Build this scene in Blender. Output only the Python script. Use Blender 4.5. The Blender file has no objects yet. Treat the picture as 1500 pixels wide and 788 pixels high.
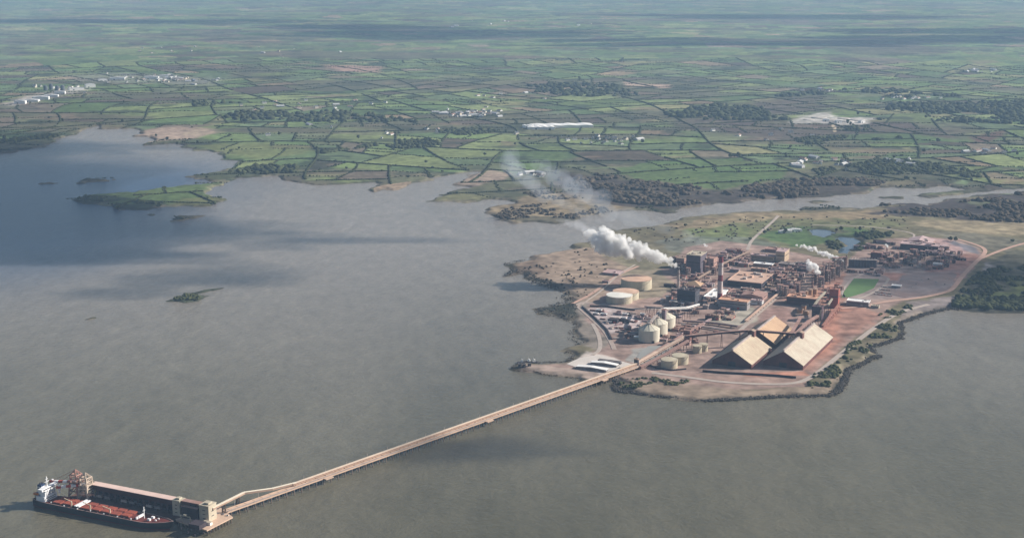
import bpy, math, random
import numpy as np
from mathutils import Vector, Matrix, noise as mnoise
R = math.radians
sc = bpy.context.scene
C = sc.collection
# ------------------------------------------------------------------ camera
F, PITCH, H = 2083.3, R(12.8), 743.0          # focal length in photo pixels, pitch, height above the water
cam_d = bpy.data.cameras.new('camera'); cam = bpy.data.objects.new('camera', cam_d); C.objects.link(cam)
cam.location = (0, 0, H); cam.rotation_euler = (math.pi/2-PITCH, 0, 0)
cam_d.sensor_width = 36; cam_d.lens = F/1500*36; cam_d.clip_start = 1; cam_d.clip_end = 120000
sc.camera = cam
# ------------------------------------------------------------------ sky, sun, exposure
SUN_AZ, SUN_EL = R(12), R(28)                 # azimuth counter-clockwise from +X
w = bpy.data.worlds.new('World'); sc.world = w; w.use_nodes = True
nt = w.node_tree; nt.nodes.clear()
sky = nt.nodes.new('ShaderNodeTexSky'); sky.sky_type = 'NISHITA'; sky.sun_disc = False
sky.sun_elevation = SUN_EL; sky.sun_rotation = math.pi/2-SUN_AZ
sky.air_density = 1.0; sky.dust_density = 1.2
bg = nt.nodes.new('ShaderNodeBackground'); bg.inputs['Strength'].default_value = 0.05
wo = nt.nodes.new('ShaderNodeOutputWorld')
nt.links.new(sky.outputs[0], bg.inputs[0]); nt.links.new(bg.outputs[0], wo.inputs[0])
sd = bpy.data.lights.new('sun', 'SUN'); sd.energy = 5.0; sd.angle = R(0.5); sd.color = (1, 0.93, 0.83)
sun = bpy.data.objects.new('sun', sd); C.objects.link(sun)
sdir = Vector((math.cos(SUN_AZ)*math.cos(SUN_EL), math.sin(SUN_AZ)*math.cos(SUN_EL), math.sin(SUN_EL)))
sun.rotation_euler = sdir.to_track_quat('Z', 'Y').to_euler(); sun.location = (3000, 1000, 2500)
vs = sc.view_settings; vs.view_transform = 'Standard'; vs.look = 'None'; vs.gamma = 1; vs.use_curve_mapping = False
vs.exposure = 0.64
sc.cycles.use_denoising = True
sc.cycles.max_bounces = 4; sc.cycles.diffuse_bounces = 2; sc.cycles.glossy_bounces = 2
sc.cycles.volume_bounces = 3; sc.cycles.transparent_max_bounces = 24; sc.cycles.caustics_reflective = False
sc.cycles.sample_clamp_indirect = 3
rng = random.Random(7)
# ------------------------------------------------------------------ helpers
cp, sp_ = math.cos(PITCH), math.sin(PITCH)
def at(px, py, z=4.0):
    """point of the place seen at photo pixel px,py on the level z"""
    b = 394-py
    d = (px-750, F*cp+b*sp_, -F*sp_+b*cp)
    t = (z-H)/d[2]
    return (d[0]*t, d[1]*t)
def atn(px, py, z=0.0):
    px = np.asarray(px, float); py = np.asarray(py, float); b = 394-py
    t = (z-H)/(-F*sp_+b*cp)
    return (px-750)*t, (F*cp+b*sp_)*t
def to_px(x, y, z):
    x = np.asarray(x, float); dz = z-H
    fy = y*cp-dz*sp_; up = y*sp_+dz*cp
    return 750+F*x/fy, 394-F*up/fy
def _h(ix, iy, s):
    n = (ix.astype(np.int64)*374761393+iy.astype(np.int64)*668265263+s*974634777) & 0xffffffff
    n = ((n ^ (n >> 13))*1274126177) & 0xffffffff
    return ((n ^ (n >> 16)) & 0xffff)/65535.0
def vn(x, y, s=0):
    ix, iy = np.floor(x), np.floor(y); fx, fy = x-ix, y-iy
    fx = fx*fx*(3-2*fx); fy = fy*fy*(3-2*fy)
    a = _h(ix, iy, s); b = _h(ix+1, iy, s); c = _h(ix, iy+1, s); d = _h(ix+1, iy+1, s)
    return (a*(1-fx)+b*fx)*(1-fy)+(c*(1-fx)+d*fx)*fy
def fbm(x, y, s=0, o=4):
    t = 0; a = .5; n = 0
    for k in range(o):
        t = t+a*vn(x, y, s+k*17); n += a; a *= .5; x = x*2.03+11.3; y = y*2.03-7.1
    return t/n
def sstep(a, b, x): t = np.clip((x-a)/(b-a), 0, 1); return t*t*(3-2*t)
def hills(x, y):
    x = np.asarray(x, float); y = np.asarray(y, float)
    d = np.hypot(x, y)
    r = sstep(3900, 11000, d)
    h = fbm(x/1500, y/1500, 5, 4)-.28
    far = sstep(11000, 26000, d)
    return 4.0+np.clip(h, 0, 1)*(r*26+far*50)+r*2
def ground(x, y): return float(hills(np.array([x]), np.array([y]))[0])
def place(px, py):
    x, y = at(px, py, 4)
    for _ in range(3): x, y = at(px, py, ground(x, y))
    return x, y, ground(x, y)

_m = {}
def mat(name, col, rough=.85, var=.18, scale=.08, metal=0.0, col2=None, bump=0, spec=.25, streak=False, dust=0):
    """procedural weathered material: large blotches + fine grain, optional second colour"""
    if name in _m: return _m[name]
    m = bpy.data.materials.new(name); m.use_nodes = True; t = m.node_tree; N = t.nodes; L = t.links
    b = N['Principled BSDF']; b.inputs['Roughness'].default_value = rough; b.inputs['Metallic'].default_value = metal
    b.inputs['Specular IOR Level'].default_value = spec
    g = N.new('ShaderNodeNewGeometry')
    mp = N.new('ShaderNodeMapping'); L.new(g.outputs['Position'], mp.inputs[0])
    if streak: mp.inputs['Scale'].default_value = (1, 1, .25)
    n1 = N.new('ShaderNodeTexNoise'); n1.inputs['Scale'].default_value = scale; n1.inputs['Detail'].default_value = 6
    n1.inputs['Roughness'].default_value = .65; L.new(mp.outputs[0], n1.inputs[0])
    rp = N.new('ShaderNodeValToRGB'); L.new(n1.outputs[0], rp.inputs[0])
    c2 = col2 or tuple(min(1, c*(1+var)) for c in col); c1 = tuple(c*(1-var) for c in col)
    rp.color_ramp.elements[0].position = .32; rp.color_ramp.elements[1].position = .68
    rp.color_ramp.elements[0].color = (*c1, 1); rp.color_ramp.elements[1].color = (*c2, 1)
    out = rp.outputs[0]
    if dust:
        n2 = N.new('ShaderNodeTexNoise'); n2.inputs['Scale'].default_value = scale*.45; n2.inputs['Detail'].default_value = 8; n2.inputs['Roughness'].default_value = .7; L.new(mp.outputs[0], n2.inputs[0])
        m2 = N.new('ShaderNodeMapRange'); m2.inputs[1].default_value = .42; m2.inputs[2].default_value = .72; m2.inputs[4].default_value = dust; L.new(n2.outputs[0], m2.inputs[0])
        mx = N.new('ShaderNodeMixRGB'); mx.inputs[2].default_value = (.26, .13, .09, 1); L.new(m2.outputs[0], mx.inputs[0]); L.new(out, mx.inputs[1]); out = mx.outputs[0]
    L.new(out, b.inputs['Base Color'])
    if bump:
        bp = N.new('ShaderNodeBump'); bp.inputs['Strength'].default_value = bump; bp.inputs['Distance'].default_value = 1
        L.new(n1.outputs[0], bp.inputs['Height']); L.new(bp.outputs[0], b.inputs['Normal'])
    _m[name] = m; return m

class MB:
    def __init__(s): s.v = []; s.f = []
    def add(s, V, Fc):
        o = len(s.v); s.v += [tuple(p) for p in V]; s.f += [tuple(i+o for i in q) for q in Fc]; return s
    def box(s, cx, cy, z0, lx, ly, lz, rot=0):
        c, n = math.cos(rot), math.sin(rot); V = []
        for z in (z0, z0+lz):
            for a, b in ((-1, -1), (1, -1), (1, 1), (-1, 1)):
                x, y = a*lx/2, b*ly/2; V.append((cx+x*c-y*n, cy+x*n+y*c, z))
        return s.add(V, [(3, 2, 1, 0), (4, 5, 6, 7), (0, 1, 5, 4), (1, 2, 6, 5), (2, 3, 7, 6), (3, 0, 4, 7)])
    def cyl(s, x, y, z0, r, h, n=24, r2=None, cone=0):
        r2 = r if r2 is None else r2; V = []; Fc = []
        for k in range(n):
            a = 2*math.pi*k/n; V.append((x+r*math.cos(a), y+r*math.sin(a), z0))
        for k in range(n):
            a = 2*math.pi*k/n; V.append((x+r2*math.cos(a), y+r2*math.sin(a), z0+h))
        for k in range(n):
            j = (k+1) % n; Fc.append((k, j, n+j, n+k))
        Fc.append(tuple(range(n-1, -1, -1)))
        if cone:
            V.append((x, y, z0+h+cone))
            for k in range(n): Fc.append((n+k, n+(k+1) % n, 2*n))
        else: Fc.append(tuple(range(n, 2*n)))
        return s.add(V, Fc)
    def beam(s, p, q, w=1, h=None):
        h = h or w; p, q = Vector(p), Vector(q); d = (q-p)
        if d.length < 1e-6: return s
        d.normalize(); up = Vector((0, 0, 1)) if abs(d.z) < .95 else Vector((0, 1, 0))
        a = d.cross(up).normalized()*(w/2); b = a.normalized().cross(d)*(h/2)
        V = [p-a-b, p+a-b, p+a+b, p-a+b, q-a-b, q+a-b, q+a+b, q-a+b]
        return s.add(V, [(3, 2, 1, 0), (4, 5, 6, 7), (0, 1, 5, 4), (1, 2, 6, 5), (2, 3, 7, 6), (3, 0, 4, 7)])
    def prism(s, pts, z0, z1):
        """closed polygon (counter-clockwise) extruded z0..z1"""
        n = len(pts); V = [(x, y, z0) for x, y in pts]+[(x, y, z1) for x, y in pts]
        Fc = [tuple(range(n-1, -1, -1)), tuple(range(n, 2*n))]+[(k, (k+1) % n, n+(k+1) % n, n+k) for k in range(n)]
        return s.add(V, Fc)
    def gable(s, cx, cy, z, lx, ly, h, t=.6, hip=0):
        """pitched roof slab, ridge along y, closed underneath, with overhanging eaves"""
        x, y = lx/2, ly/2
        V = [(cx-x, cy-y, z), (cx+x, cy-y, z), (cx+x, cy+y, z), (cx-x, cy+y, z), (cx, cy-y+hip, z+h), (cx, cy+y-hip, z+h)]
        V2 = [(cx-x, cy-y, z+t), (cx+x, cy-y, z+t), (cx+x, cy+y, z+t), (cx-x, cy+y, z+t), (cx, cy-y+hip, z+h+t), (cx, cy+y-hip, z+h+t)]
        n = len(V); Fc = [(7, 8, 11, 10), (9, 6, 10, 11), (4, 5, 2, 1), (5, 4, 0, 3), (1, 2, 8, 7), (3, 0, 6, 9), (0, 4, 10, 6), (4, 1, 7, 10), (2, 5, 11, 8), (5, 3, 9, 11)]
        if hip: Fc += [(6, 7, 10), (8, 9, 11)]
        return s.add(V+V2, Fc)
    def ends(s, cx, ly, z, lx, h):
        """the two triangular wall ends under a pitched roof"""
        for y, o in ((-ly/2, (0, 1, 2)), (ly/2, (1, 0, 2))): s.add([(cx-lx/2, y, z), (cx+lx/2, y, z), (cx, y, z+h*.98)], [o])
        return s
    def mesh(s, name):
        me = bpy.data.meshes.new(name); me.from_pydata(s.v, [], s.f); me.update(); return me
    def obj(s, name, m, parent=None, smooth=False, label=None):
        me = s.mesh(name); me.materials.append(m)
        if smooth: me.polygons.foreach_set('use_smooth', [True]*len(me.polygons))
        o = bpy.data.objects.new(name, me); C.objects.link(o)
        if parent: o.parent = parent
        if label: o['label'] = label
        return o
def tag(o, label=None, cat=None, group=None, kind=None):
    if label: o['label'] = label
    if cat: o['category'] = cat
    if group: o['group'] = group
    if kind: o['kind'] = kind
    return o
def thing(name, label, cat, loc=(0, 0, 0), rot=0, group=None):
    o = bpy.data.objects.new(name, None); C.objects.link(o); o.location = loc; o.rotation_euler = (0, 0, rot)
    o.empty_display_size = 1
    return tag(o, label, cat, group)
def dup(root, loc, rot, label=None, group=None, scale=None):
    r = root.copy(); C.objects.link(r); r.location = loc; r.rotation_euler = (0, 0, rot)
    if label: r['label'] = label
    if group: r['group'] = group
    if scale: r.scale = scale
    for ch in list(root.children):
        c = ch.copy(); C.objects.link(c); c.parent = r
        for g in ch.children:
            d = g.copy(); C.objects.link(d); d.parent = c
    return r
def np_mesh(name, V, Q, m, smooth=False, col=None):
    me = bpy.data.meshes.new(name); V = np.ascontiguousarray(V, dtype=np.float32); Q = np.ascontiguousarray(Q, dtype=np.int32)
    k = Q.shape[1]
    me.vertices.add(len(V)); me.vertices.foreach_set('co', V.ravel())
    me.loops.add(Q.size); me.loops.foreach_set('vertex_index', Q.ravel())
    me.polygons.add(len(Q)); me.polygons.foreach_set('loop_start', np.arange(0, Q.size, k, dtype=np.int32))
    me.polygons.foreach_set('loop_total', np.full(len(Q), k, dtype=np.int32))
    if smooth: me.polygons.foreach_set('use_smooth', np.ones(len(Q), dtype=bool))
    me.update(calc_edges=True)
    if col is not None:
        a = me.color_attributes.new('tint', 'FLOAT_COLOR', 'POINT')
        a.data.foreach_set('color', np.ascontiguousarray(np.c_[col, np.ones(len(col))], dtype=np.float32).ravel())
    me.materials.append(m); o = bpy.data.objects.new(name, me); C.objects.link(o); return o

# ------------------------------------------------------------------ coast lines (traced, in photo pixels, laid on the water level)
mainland = [(-400,262),(-60,236),(0,227),(30,220),(53,219),(65,215),(87,205),(83,203),(120,196),(118,192),(146,186),(154,190),(195,190),
 (205,196),(198,200),(226,200),(211,213),(227,213),(260,211),(284,221),(321,223),(329,229),(327,235),(353,237),(337,243),(341,247),(300,255),(270,260),
 (284,264),(321,266),(333,265),(369,259),(408,258),(412,263),(441,268.5),(459,271),(480,271),(504,270),(528,268.5),(549,268),(555,271),(543,280),
 (552,281.5),(570,277),(597,269.5),(624,265),(660,257.5),(687,253),(700,252),(672,266),(664,272),(691,275),(660,282),(627,292),(616,295),(643,296),(675,297),
 (728,292),(741,293),(747,299),(720,303),(707,307),(709,313),(715,317),(733,321),(736,326.7),(781,327),(821,328),(838,324),(851,321),(849,316),(880,314),(915,311),
 (942,310),(975,312),(999,310),(1005,304),(1032,302.5),(1065,298),(1110,294.4),(1137,292),(1200,289),(1215,287.5),(1260,283),(1299,274.5),(1320,277),
 (1345,277),(1389,274),(1404,278),(1380,281),(1352,284),(1340,287),(1362,289),(1395,286),(1430,281),(1470,277.6),(1500,277),(1560,281),(1700,285),(1950,283),(2100,100),(2100,-52),(-700,-52),(-700,240)]
peninsula = [(1600,283),(1500,283.6),(1461,284.5),(1430,288),(1389,293.5),(1359,302.5),(1347,298),(1290,301),(1260,307),(1197,308.5),(1143,309.4),(1086,311.5),
 (1014,319),(990,323.5),(975,329),(950,331),(925,335),(905,339),(893,337),(867,341),(870,349),(862,355.5),(838,358.6),(834,362.6),(850,364.7),(811,368.7),(781,374),(767,381),
 (740,387),(752,394),(738,405),(748,403),(769,400),(773,407),(787,415.4),(801,419.5),(815,423.6),(832,430.7),(821,436.8),(834,440),(812,447),(805,450),(785,453),
 (791,460),(817,464),(842,472),(846,479),(836,487.7),(842,494),(835,497),(850,503),(846,508),(828,515),(842,519),(834,529),(825.6,530),(789,532),
 (770,530),(760.6,531),(750,539.5),(752.5,542.5),(781,544.6),(801,549.6),(850,554.7),(862,562),(878,563),(892.6,557.8),(898,556),(909,560),(901,566),
 (903,572),(915,575),(923,574),(959.6,580),(1000,583),(1012,585),(1037,587),(1094,584),(1142,581),(1183,580),(1213.5,580),(1230,572),(1235,560),(1244,541.5),
 (1260,535),(1277,525),(1289,521),(1280,517),(1275,509),(1301,501),(1317.5,495),(1319.5,480.6),(1317.5,473.5),(1333.7,468.4),(1350,462),(1370,456),(1395,452),
 (1403,454),(1443,458),(1500,459),(1900,470),(2300,400),(2100,270),(1700,283)]
isle_field = [(328,264),(336,265),(329,271.7),(309,278),(296,282.6),(325,289),(317,300),(284,303),(260,302),(240,305),(215,308),(190,309),(166,307),(164,302),(122,298),(95,294),(134,286),(191,282),(244,275),(292,270.5)]
isle_green = [(244,443),(258,437),(276,430),(290,433),(313,436),(300,441),(276,444)]
spit_green = [(276,430),(290,425),(321,420.5),(318,423),(300,427),(290,433)]
isle_long = [(114,265.5),(135,263),(160,262.3),(171,263.5),(150,266),(125,268)]
isle_thin = [(63,270),(75,268.4),(89,268),(80,270.5),(68,271.5)]
isle_low = [(246,321),(262,317),(285,315.5),(305,315),(297,318),(270,323),(252,324.5)]
rocks = [(122,467.5),(130,464),(136,463),(133,467),(127,469)]
shoal = [(214,314),(225,313),(232,314),(222,316)]
channel_isles = [[(1182,296.5),(1205,295),(1226,296),(1215,298),(1190,298.5)],[(1170,306),(1200,303),(1240,304),(1258,306),(1225,309),(1185,309)],
 [(1288,289),(1310,287.5),(1340,289.5),(1318,291.5),(1295,291)]]
small = [isle_green, spit_green, isle_long, isle_thin, isle_low, rocks, shoal]+channel_isles
pond1 = [(1224,351),(1240,348),(1255,349),(1268,355),(1258,359),(1253,366),(1258,370),(1243,372),(1228,370),(1236,362),(1230,356)]
pond2 = [(1183,338),(1196,335),(1218,337),(1228,342),(1222,347),(1205,348),(1192,344)]
def W(poly, z=0.0):
    x, y = atn([p[0] for p in poly], [p[1] for p in poly], z); return np.c_[x, y]
def inside(poly, x, y):
    r = np.zeros(len(x), bool); n = len(poly)
    for i in range(n):
        x0, y0 = poly[i]; x1, y1 = poly[(i+1) % n]
        if y0 == y1: continue
        c = (y0 > y) != (y1 > y)
        r ^= c & (x < (x1-x0)*(y-y0)/(y1-y0)+x0)
    return r
def dist_edges(poly, x, y):
    d = np.full(len(x), 1e9); n = len(poly)
    for i in range(n):
        ax, ay = poly[i]; bx, by = poly[(i+1) % n]; ex, ey = bx-ax, by-ay; l = ex*ex+ey*ey
        if l == 0: continue
        t = np.clip(((x-ax)*ex+(y-ay)*ey)/l, 0, 1)
        d = np.minimum(d, (x-ax-t*ex)**2+(y-ay-t*ey)**2)
    return np.sqrt(d)
LANDS = [W(mainland), W(peninsula), W(isle_field)]+[W(p) for p in small]
PONDS = [W(pond1), W(pond2)]
def on_land(x, y):
    r = np.zeros(len(x), bool)
    for P in LANDS: r |= inside(P, x, y)
    for P in PONDS: r &= ~inside(P, x, y)
    return r
# ------------------------------------------------------------------ field pattern: convex plots split again and again
def warp(x, y): return 95*(vn(x/750, y/750, 3)-.5)*2, 95*(vn(x/750+40, y/750, 4)-.5)*2
def clip(poly, nx, ny, c):
    a = []; b = []; ch = []; n = len(poly)
    for i in range(n):
        p, q = poly[i], poly[(i+1) % n]; dp = p[0]*nx+p[1]*ny-c; dq = q[0]*nx+q[1]*ny-c
        (a if dp >= 0 else b).append(p)
        if (dp >= 0) != (dq >= 0):
            t = dp/(dp-dq); r = (p[0]+(q[0]-p[0])*t, p[1]+(q[1]-p[1])*t); a.append(r); b.append(r); ch.append(r)
    return a, b, ch
def area(p): return abs(sum(p[i][0]*p[(i+1) % len(p)][1]-p[(i+1) % len(p)][0]*p[i][1] for i in range(len(p))))/2
def fields(x, y):
    r = random.Random(11)
    leaf = np.zeros(len(x), np.int32); near = np.full(len(x), 1e9); chords = []; nleaf = 0
    stack = [([(-24000, 2600), (24000, 2600), (24000, 47000), (-24000, 47000)], np.arange(len(x)), 0)]
    while stack:
        poly, idx, dep = stack.pop()
        if len(idx) == 0: continue
        A = area(poly); cx = sum(p[0] for p in poly)/len(poly); cy = sum(p[1] for p in poly)/len(poly)
        d = math.hypot(cx, cy); thr = 36000*(max(d, 4500)/4500)**.8*math.exp(r.uniform(-1.1, .95))
        if A < thr or (dep > 3 and len(idx) < 3):
            leaf[idx] = nleaf; nleaf += 1; continue
        # longest direction
        best = max(((poly[i], poly[j]) for i in range(len(poly)) for j in range(i)), key=lambda q: math.dist(*q))
        ex, ey = best[1][0]-best[0][0], best[1][1]-best[0][1]
        ang = math.atan2(ey, ex); reg = 1.5*float(vn(np.array([cx/2600+3]), np.array([cy/2600]), 88)[0])-.35
        if dep < 5: ang += r.gauss(0, .2)
        else: ang = reg+round((ang-reg)/(math.pi/2))*math.pi/2+r.gauss(0, .20)
        nx, ny = math.cos(ang), math.sin(ang); c = cx*nx+cy*ny+r.uniform(-.14, .14)*math.sqrt(A)
        a, b, ch = clip(poly, nx, ny, c)
        if len(ch) < 2 or len(a) < 3 or len(b) < 3:
            leaf[idx] = nleaf; nleaf += 1; continue
        chords.append((ch[0], ch[1], dep))
        s = x[idx]*nx+y[idx]*ny-c; near[idx] = np.minimum(near[idx], np.abs(s)+(0 if r.random() > .22 else 30))
        stack.append((a, idx[s >= 0], dep+1)); stack.append((b, idx[s < 0], dep+1))
    return leaf, near, nleaf, chords

# ------------------------------------------------------------------ terrain: one sheet, finer where the detail is
ys = np.concatenate([np.arange(-46, -4, 1.5), np.arange(-4, 345, .72), np.arange(345, 592, .62)])
xs = np.concatenate([np.arange(-330, -20, 5.), np.arange(-20, 1522, 1.12), np.arange(1522, 1850, 5.)])
PX, PY = np.meshgrid(xs, ys); nr, nc = PX.shape
X, Y = atn(PX.ravel(), PY.ravel(), 4.0)
dist = np.hypot(X, Y)
jx = (fbm(X/60, Y/60, 21, 4)-.5)*46; jy = (fbm(X/60, Y/60, 31, 4)-.5)*46
ja = np.clip(dist/2600, .8, 2.2); XJ, YJ = X+jx*ja, Y+jy*ja
land = np.zeros(len(X), bool); shore = np.full(len(X), 1e9)
for P in LANDS:
    bb = (XJ > P[:, 0].min()) & (XJ < P[:, 0].max()) & (YJ > P[:, 1].min()) & (YJ < P[:, 1].max())
    i = np.where(bb)[0]; land[i] |= inside(P, XJ[i], YJ[i])
neari = np.where(dist < 9500)[0]
for P in LANDS: shore[neari] = np.minimum(shore[neari], dist_edges(P, XJ[neari], YJ[neari]))
for P in PONDS:
    bb = (XJ > P[:, 0].min()-60) & (XJ < P[:, 0].max()+60) & (YJ > P[:, 1].min()-60) & (YJ < P[:, 1].max()+60)
    i = np.where(bb)[0]; land[i] &= ~inside(P, XJ[i], YJ[i]); shore[i] = np.minimum(shore[i], dist_edges(P, XJ[i], YJ[i]))
relief = hills(X, Y)
bumpy = (fbm(X/40, Y/40, 9, 4)-.5)
plantw = sstep(3600, 4200, dist)
Z = np.where(land, .25+(relief-.25)*sstep(0, 16, shore)+bumpy*2.2*sstep(10, 60, shore)*plantw, -.2-2.8*sstep(0, 12, shore))
# colours
wx, wy = warp(X, Y)
leaf, hd, nleaf, chords = fields(X+wx, Y+wy)
fr = np.random.RandomState(5)
pal = np.array([(.060, .118, .036), (.075, .135, .040), (.052, .100, .034), (.095, .150, .050), (.115, .150, .060), (.070, .105, .045),
                (.130, .135, .070), (.160, .130, .085), (.070, .125, .05), (.21, .165, .11), (.055, .06, .035), (.085, .14, .045)])
wgt = np.array([5, 6, 4, 5, 3, 4, 1.6, .9, 5, .6, 1.4, 5]); wgt = wgt/wgt.sum()
pal = np.where((pal[:, 1] > pal[:, 0])[:, None], pal*np.array([1.85, 1.38, 1.75]), pal*np.array([1.0, 1.05, 1.15])); lc = pal[fr.choice(len(pal), nleaf, p=wgt)]*fr.uniform(.8, 1.2, (nleaf, 1))
col = lc[leaf]
grain = fbm(X/25, Y/25, 51, 4); big = fbm(X/900, Y/420, 61, 5); mid = fbm(X/170, Y/120, 71, 4)
def blend(mask, c): 
    global col
    m = np.clip(mask, 0, 1)[:, None]; col = col*(1-m)+np.asarray(c)*m
col = col*(.78+.44*fbm(X/60, Y/60, 81, 3))[:, None]
# heath and scrub country
scrub = sstep(.53, .60, big+.10*(mid-.5)); blend(scrub*.7, (.105, .085, .068))
blend(sstep(.62, .68, mid)*.75*sstep(3500, 5000, dist), (.040, .050, .032))
blend(sstep(.70, .76, fbm(X/330, Y/200, 91, 4))*.7, (.19, .14, .10))
# darker line of every hedge, thinned where it is finer than the mesh
fp = np.maximum(1.5, np.sqrt((dist/F*1.12)*(dist**2/(F*H)*.7)))
hedge = np.clip(1-(hd-3)/(3+fp*.6), 0, 1)*np.clip(9/fp, .15, 1)
blend(hedge*(1-.5*scrub)*(.55-.38*sstep(5000, 9000, dist))*(vn(X/70, Y/70, 77) > .2), (.022, .034, .018))
def paint(poly, c, a=1, j=1.0, soft=0, var=0, level=4.0):
    P = W(poly, level); xx, yy = X+jx*j, Y+jy*j; m = 60+soft
    i = np.where((xx > P[:, 0].min()-m) & (xx < P[:, 0].max()+m) & (yy > P[:, 1].min()-m) & (yy < P[:, 1].max()+m))[0]
    q = inside(P, xx[i], yy[i]).astype(float)
    if soft: d = dist_edges(P, xx[i], yy[i]); q = np.clip(.5+np.where(q > 0, d, -d)/soft, 0, 1)
    q = (q*a)[:, None]; cc = np.asarray(c)[None]*np.ones((len(i), 1))
    if var: cc = cc*(1-var+2*var*grain[i])[:, None]
    col[i] = col[i]*(1-q)+cc*q
DK = (.030, .036, .026); SCR = (.075, .062, .052); TAN = (.235, .185, .135); MAR = (.165, .150, .085)
# far towns, quarries, tilled land
paint([(6,153),(40,143),(80,135),(125,128),(130,133),(90,142),(50,150),(15,157)], (.42,.38,.34), .75, 2, 60, .4)
paint([(100,112),(180,108),(260,112),(330,118),(320,125),(230,124),(160,122),(110,120)], (.27,.25,.24), .45, 3, 120, .5)
paint([(470,97),(560,100),(555,109),(500,107)], (.38,.24,.19), .8, 2, 60)
paint([(910,121),(985,126),(980,131),(915,127)], (.42,.30,.24), .8, 1.5, 40)
paint([(780,130),(880,122),(890,128),(800,140)], (.27,.20,.14), .6, 2, 60)
paint([(690,148),(778,150),(770,156),(720,156)], (.24,.23,.11), .8, 1.5, 40)
paint([(1050,160),(1100,150),(1160,140),(1225,140),(1220,165),(1120,170),(1060,168)], (.10,.075,.068), .8, 3, 200, .4)
paint([(960,180),(1060,170),(1160,176),(1330,178),(1430,190),(1440,205),(1270,200),(1160,207),(1000,190)], (.085,.066,.058), .8, 3, 140, .4)
paint([(1155,179),(1180,170),(1215,165),(1225,172),(1282,174),(1270,182),(1225,184),(1190,180),(1165,182)], (.46,.43,.40), .85, 1.5, 30, .6)
paint([(1218,182),(1223,182),(1226,193),(1221,195)], (.5,.4,.28), .9, .4)
paint([(1190,200),(1330,195),(1400,207),(1330,212),(1250,206)], (.075,.14,.04), .6, 2, 40)
paint([(1425,200),(1470,192),(1478,198),(1450,208),(1420,212)], (.11,.06,.05), .9, 1, 30)
# shore of the far bank
paint([(195,204),(200,197),(215,190),(260,186),(300,188),(325,194),(300,200),(280,206),(240,208),(215,210)], (.36,.27,.215), .85, 1, 40, .3)
paint([(207,213),(250,206),(300,203),(325,207),(300,214),(250,213)], (.05,.055,.04), .7, 1.4, 20)
paint([(285,215),(330,210),(400,212),(470,215),(440,225),(380,235),(330,228)], (.17,.18,.075), .7, 2, 60)
paint([(270,262),(310,252),(360,245),(430,250),(400,259),(330,266)], (.06,.075,.04), .7, 1.5, 30)
paint([(545,283),(555,272),(600,266),(600,272),(572,280)], (.33,.24,.17), .9, .6)
paint([(640,274),(690,255),(715,250),(748,254),(738,262),(690,274)], (.33,.25,.20), .85, 1, 20)
paint([(616,298),(640,284),(690,280),(745,286),(740,296),(640,299)], (.17,.165,.085), .85, 1.4, 16, .4)
paint([(690,282),(740,278),(770,286),(735,292)], (.06,.065,.045), .6, 1.6, 20)
paint([(700,330),(700,305),(760,292),(800,280),(850,285),(905,285),(935,297),(920,315),(850,325),(780,330)], (.225,.175,.115), .9, 1.5, 30, .5)
paint([(720,326),(760,318),(850,318),(850,329),(780,331)], (.07,.07,.05), .7, 3, 16)
paint([(755,280),(800,265),(860,268),(900,285),(850,290),(800,285)], (.12,.10,.08), .7, 3, 40, .4)
paint([(810,262),(830,252),(900,262),(1000,276),(1060,280),(1150,268),(1250,262),(1300,270),(1250,284),(1150,294),(1060,300),(980,310),(900,300),(850,285)], (.060,.048,.045), .88, 2.5, 40, .5)
paint([(1130,290),(1170,285),(1170,290),(1150,293)], (.17,.17,.09), .8, 1)
paint([(900,250),(960,236),(1080,232),(1160,245),(1140,262),(1060,278),(990,270),(930,262)], (.085,.140,.045), .75, 1.5, 16)
paint([(740,205),(860,215),(870,222),(780,230)], (.085,.12,.045), .4, 1.5, 16)
paint([(1190,250),(1300,235),(1420,245),(1440,262),(1300,268),(1200,262)], (.055,.060,.036), .55, 4, 60, .5)
paint([(1310,272),(1420,268),(1500,270),(1560,276),(1500,277),(1404,280),(1345,279)], (.07,.06,.05), .7, 3, 16)
paint([(-20,192),(60,193),(116,196),(100,203),(0,206)], (.035,.055,.035), .7, 3, 40)
paint([(-20,212),(40,204),(85,204),(60,216),(-20,226)], (.20,.17,.11), .6, 2, 40)
paint([(-20,222),(50,216),(55,221),(-20,230)], (.03,.04,.03), .8, 1)
# islands
paint([(90,290),(340,262),(330,312),(90,312)], (.085,.120,.045), .85, 0, 0, .3)
paint([(95,290),(170,286),(195,292),(150,298),(95,298)], (.035,.04,.028), .8, 1.5, 16)
paint([(160,300),(230,297),(245,303),(215,311),(160,311)], (.035,.042,.028), .85, 2, 12)
paint([(255,295),(330,285),(330,306),(255,306)], (.17,.165,.075), .7, 1.5, 20)
paint([(240,446),(330,446),(330,418),(240,432)], (.05,.068,.035), .9, 0)
for q in ([(60,260),(175,260),(175,273),(60,273)], [(243,312),(308,312),(308,326),(243,326)], [(120,460),(138,460),(138,470),(120,470)], [(1165,294),(1345,286),(1345,310),(1165,310)]):
    paint(q, (.085,.085,.055), .9, 0, 0, .4)
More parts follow.
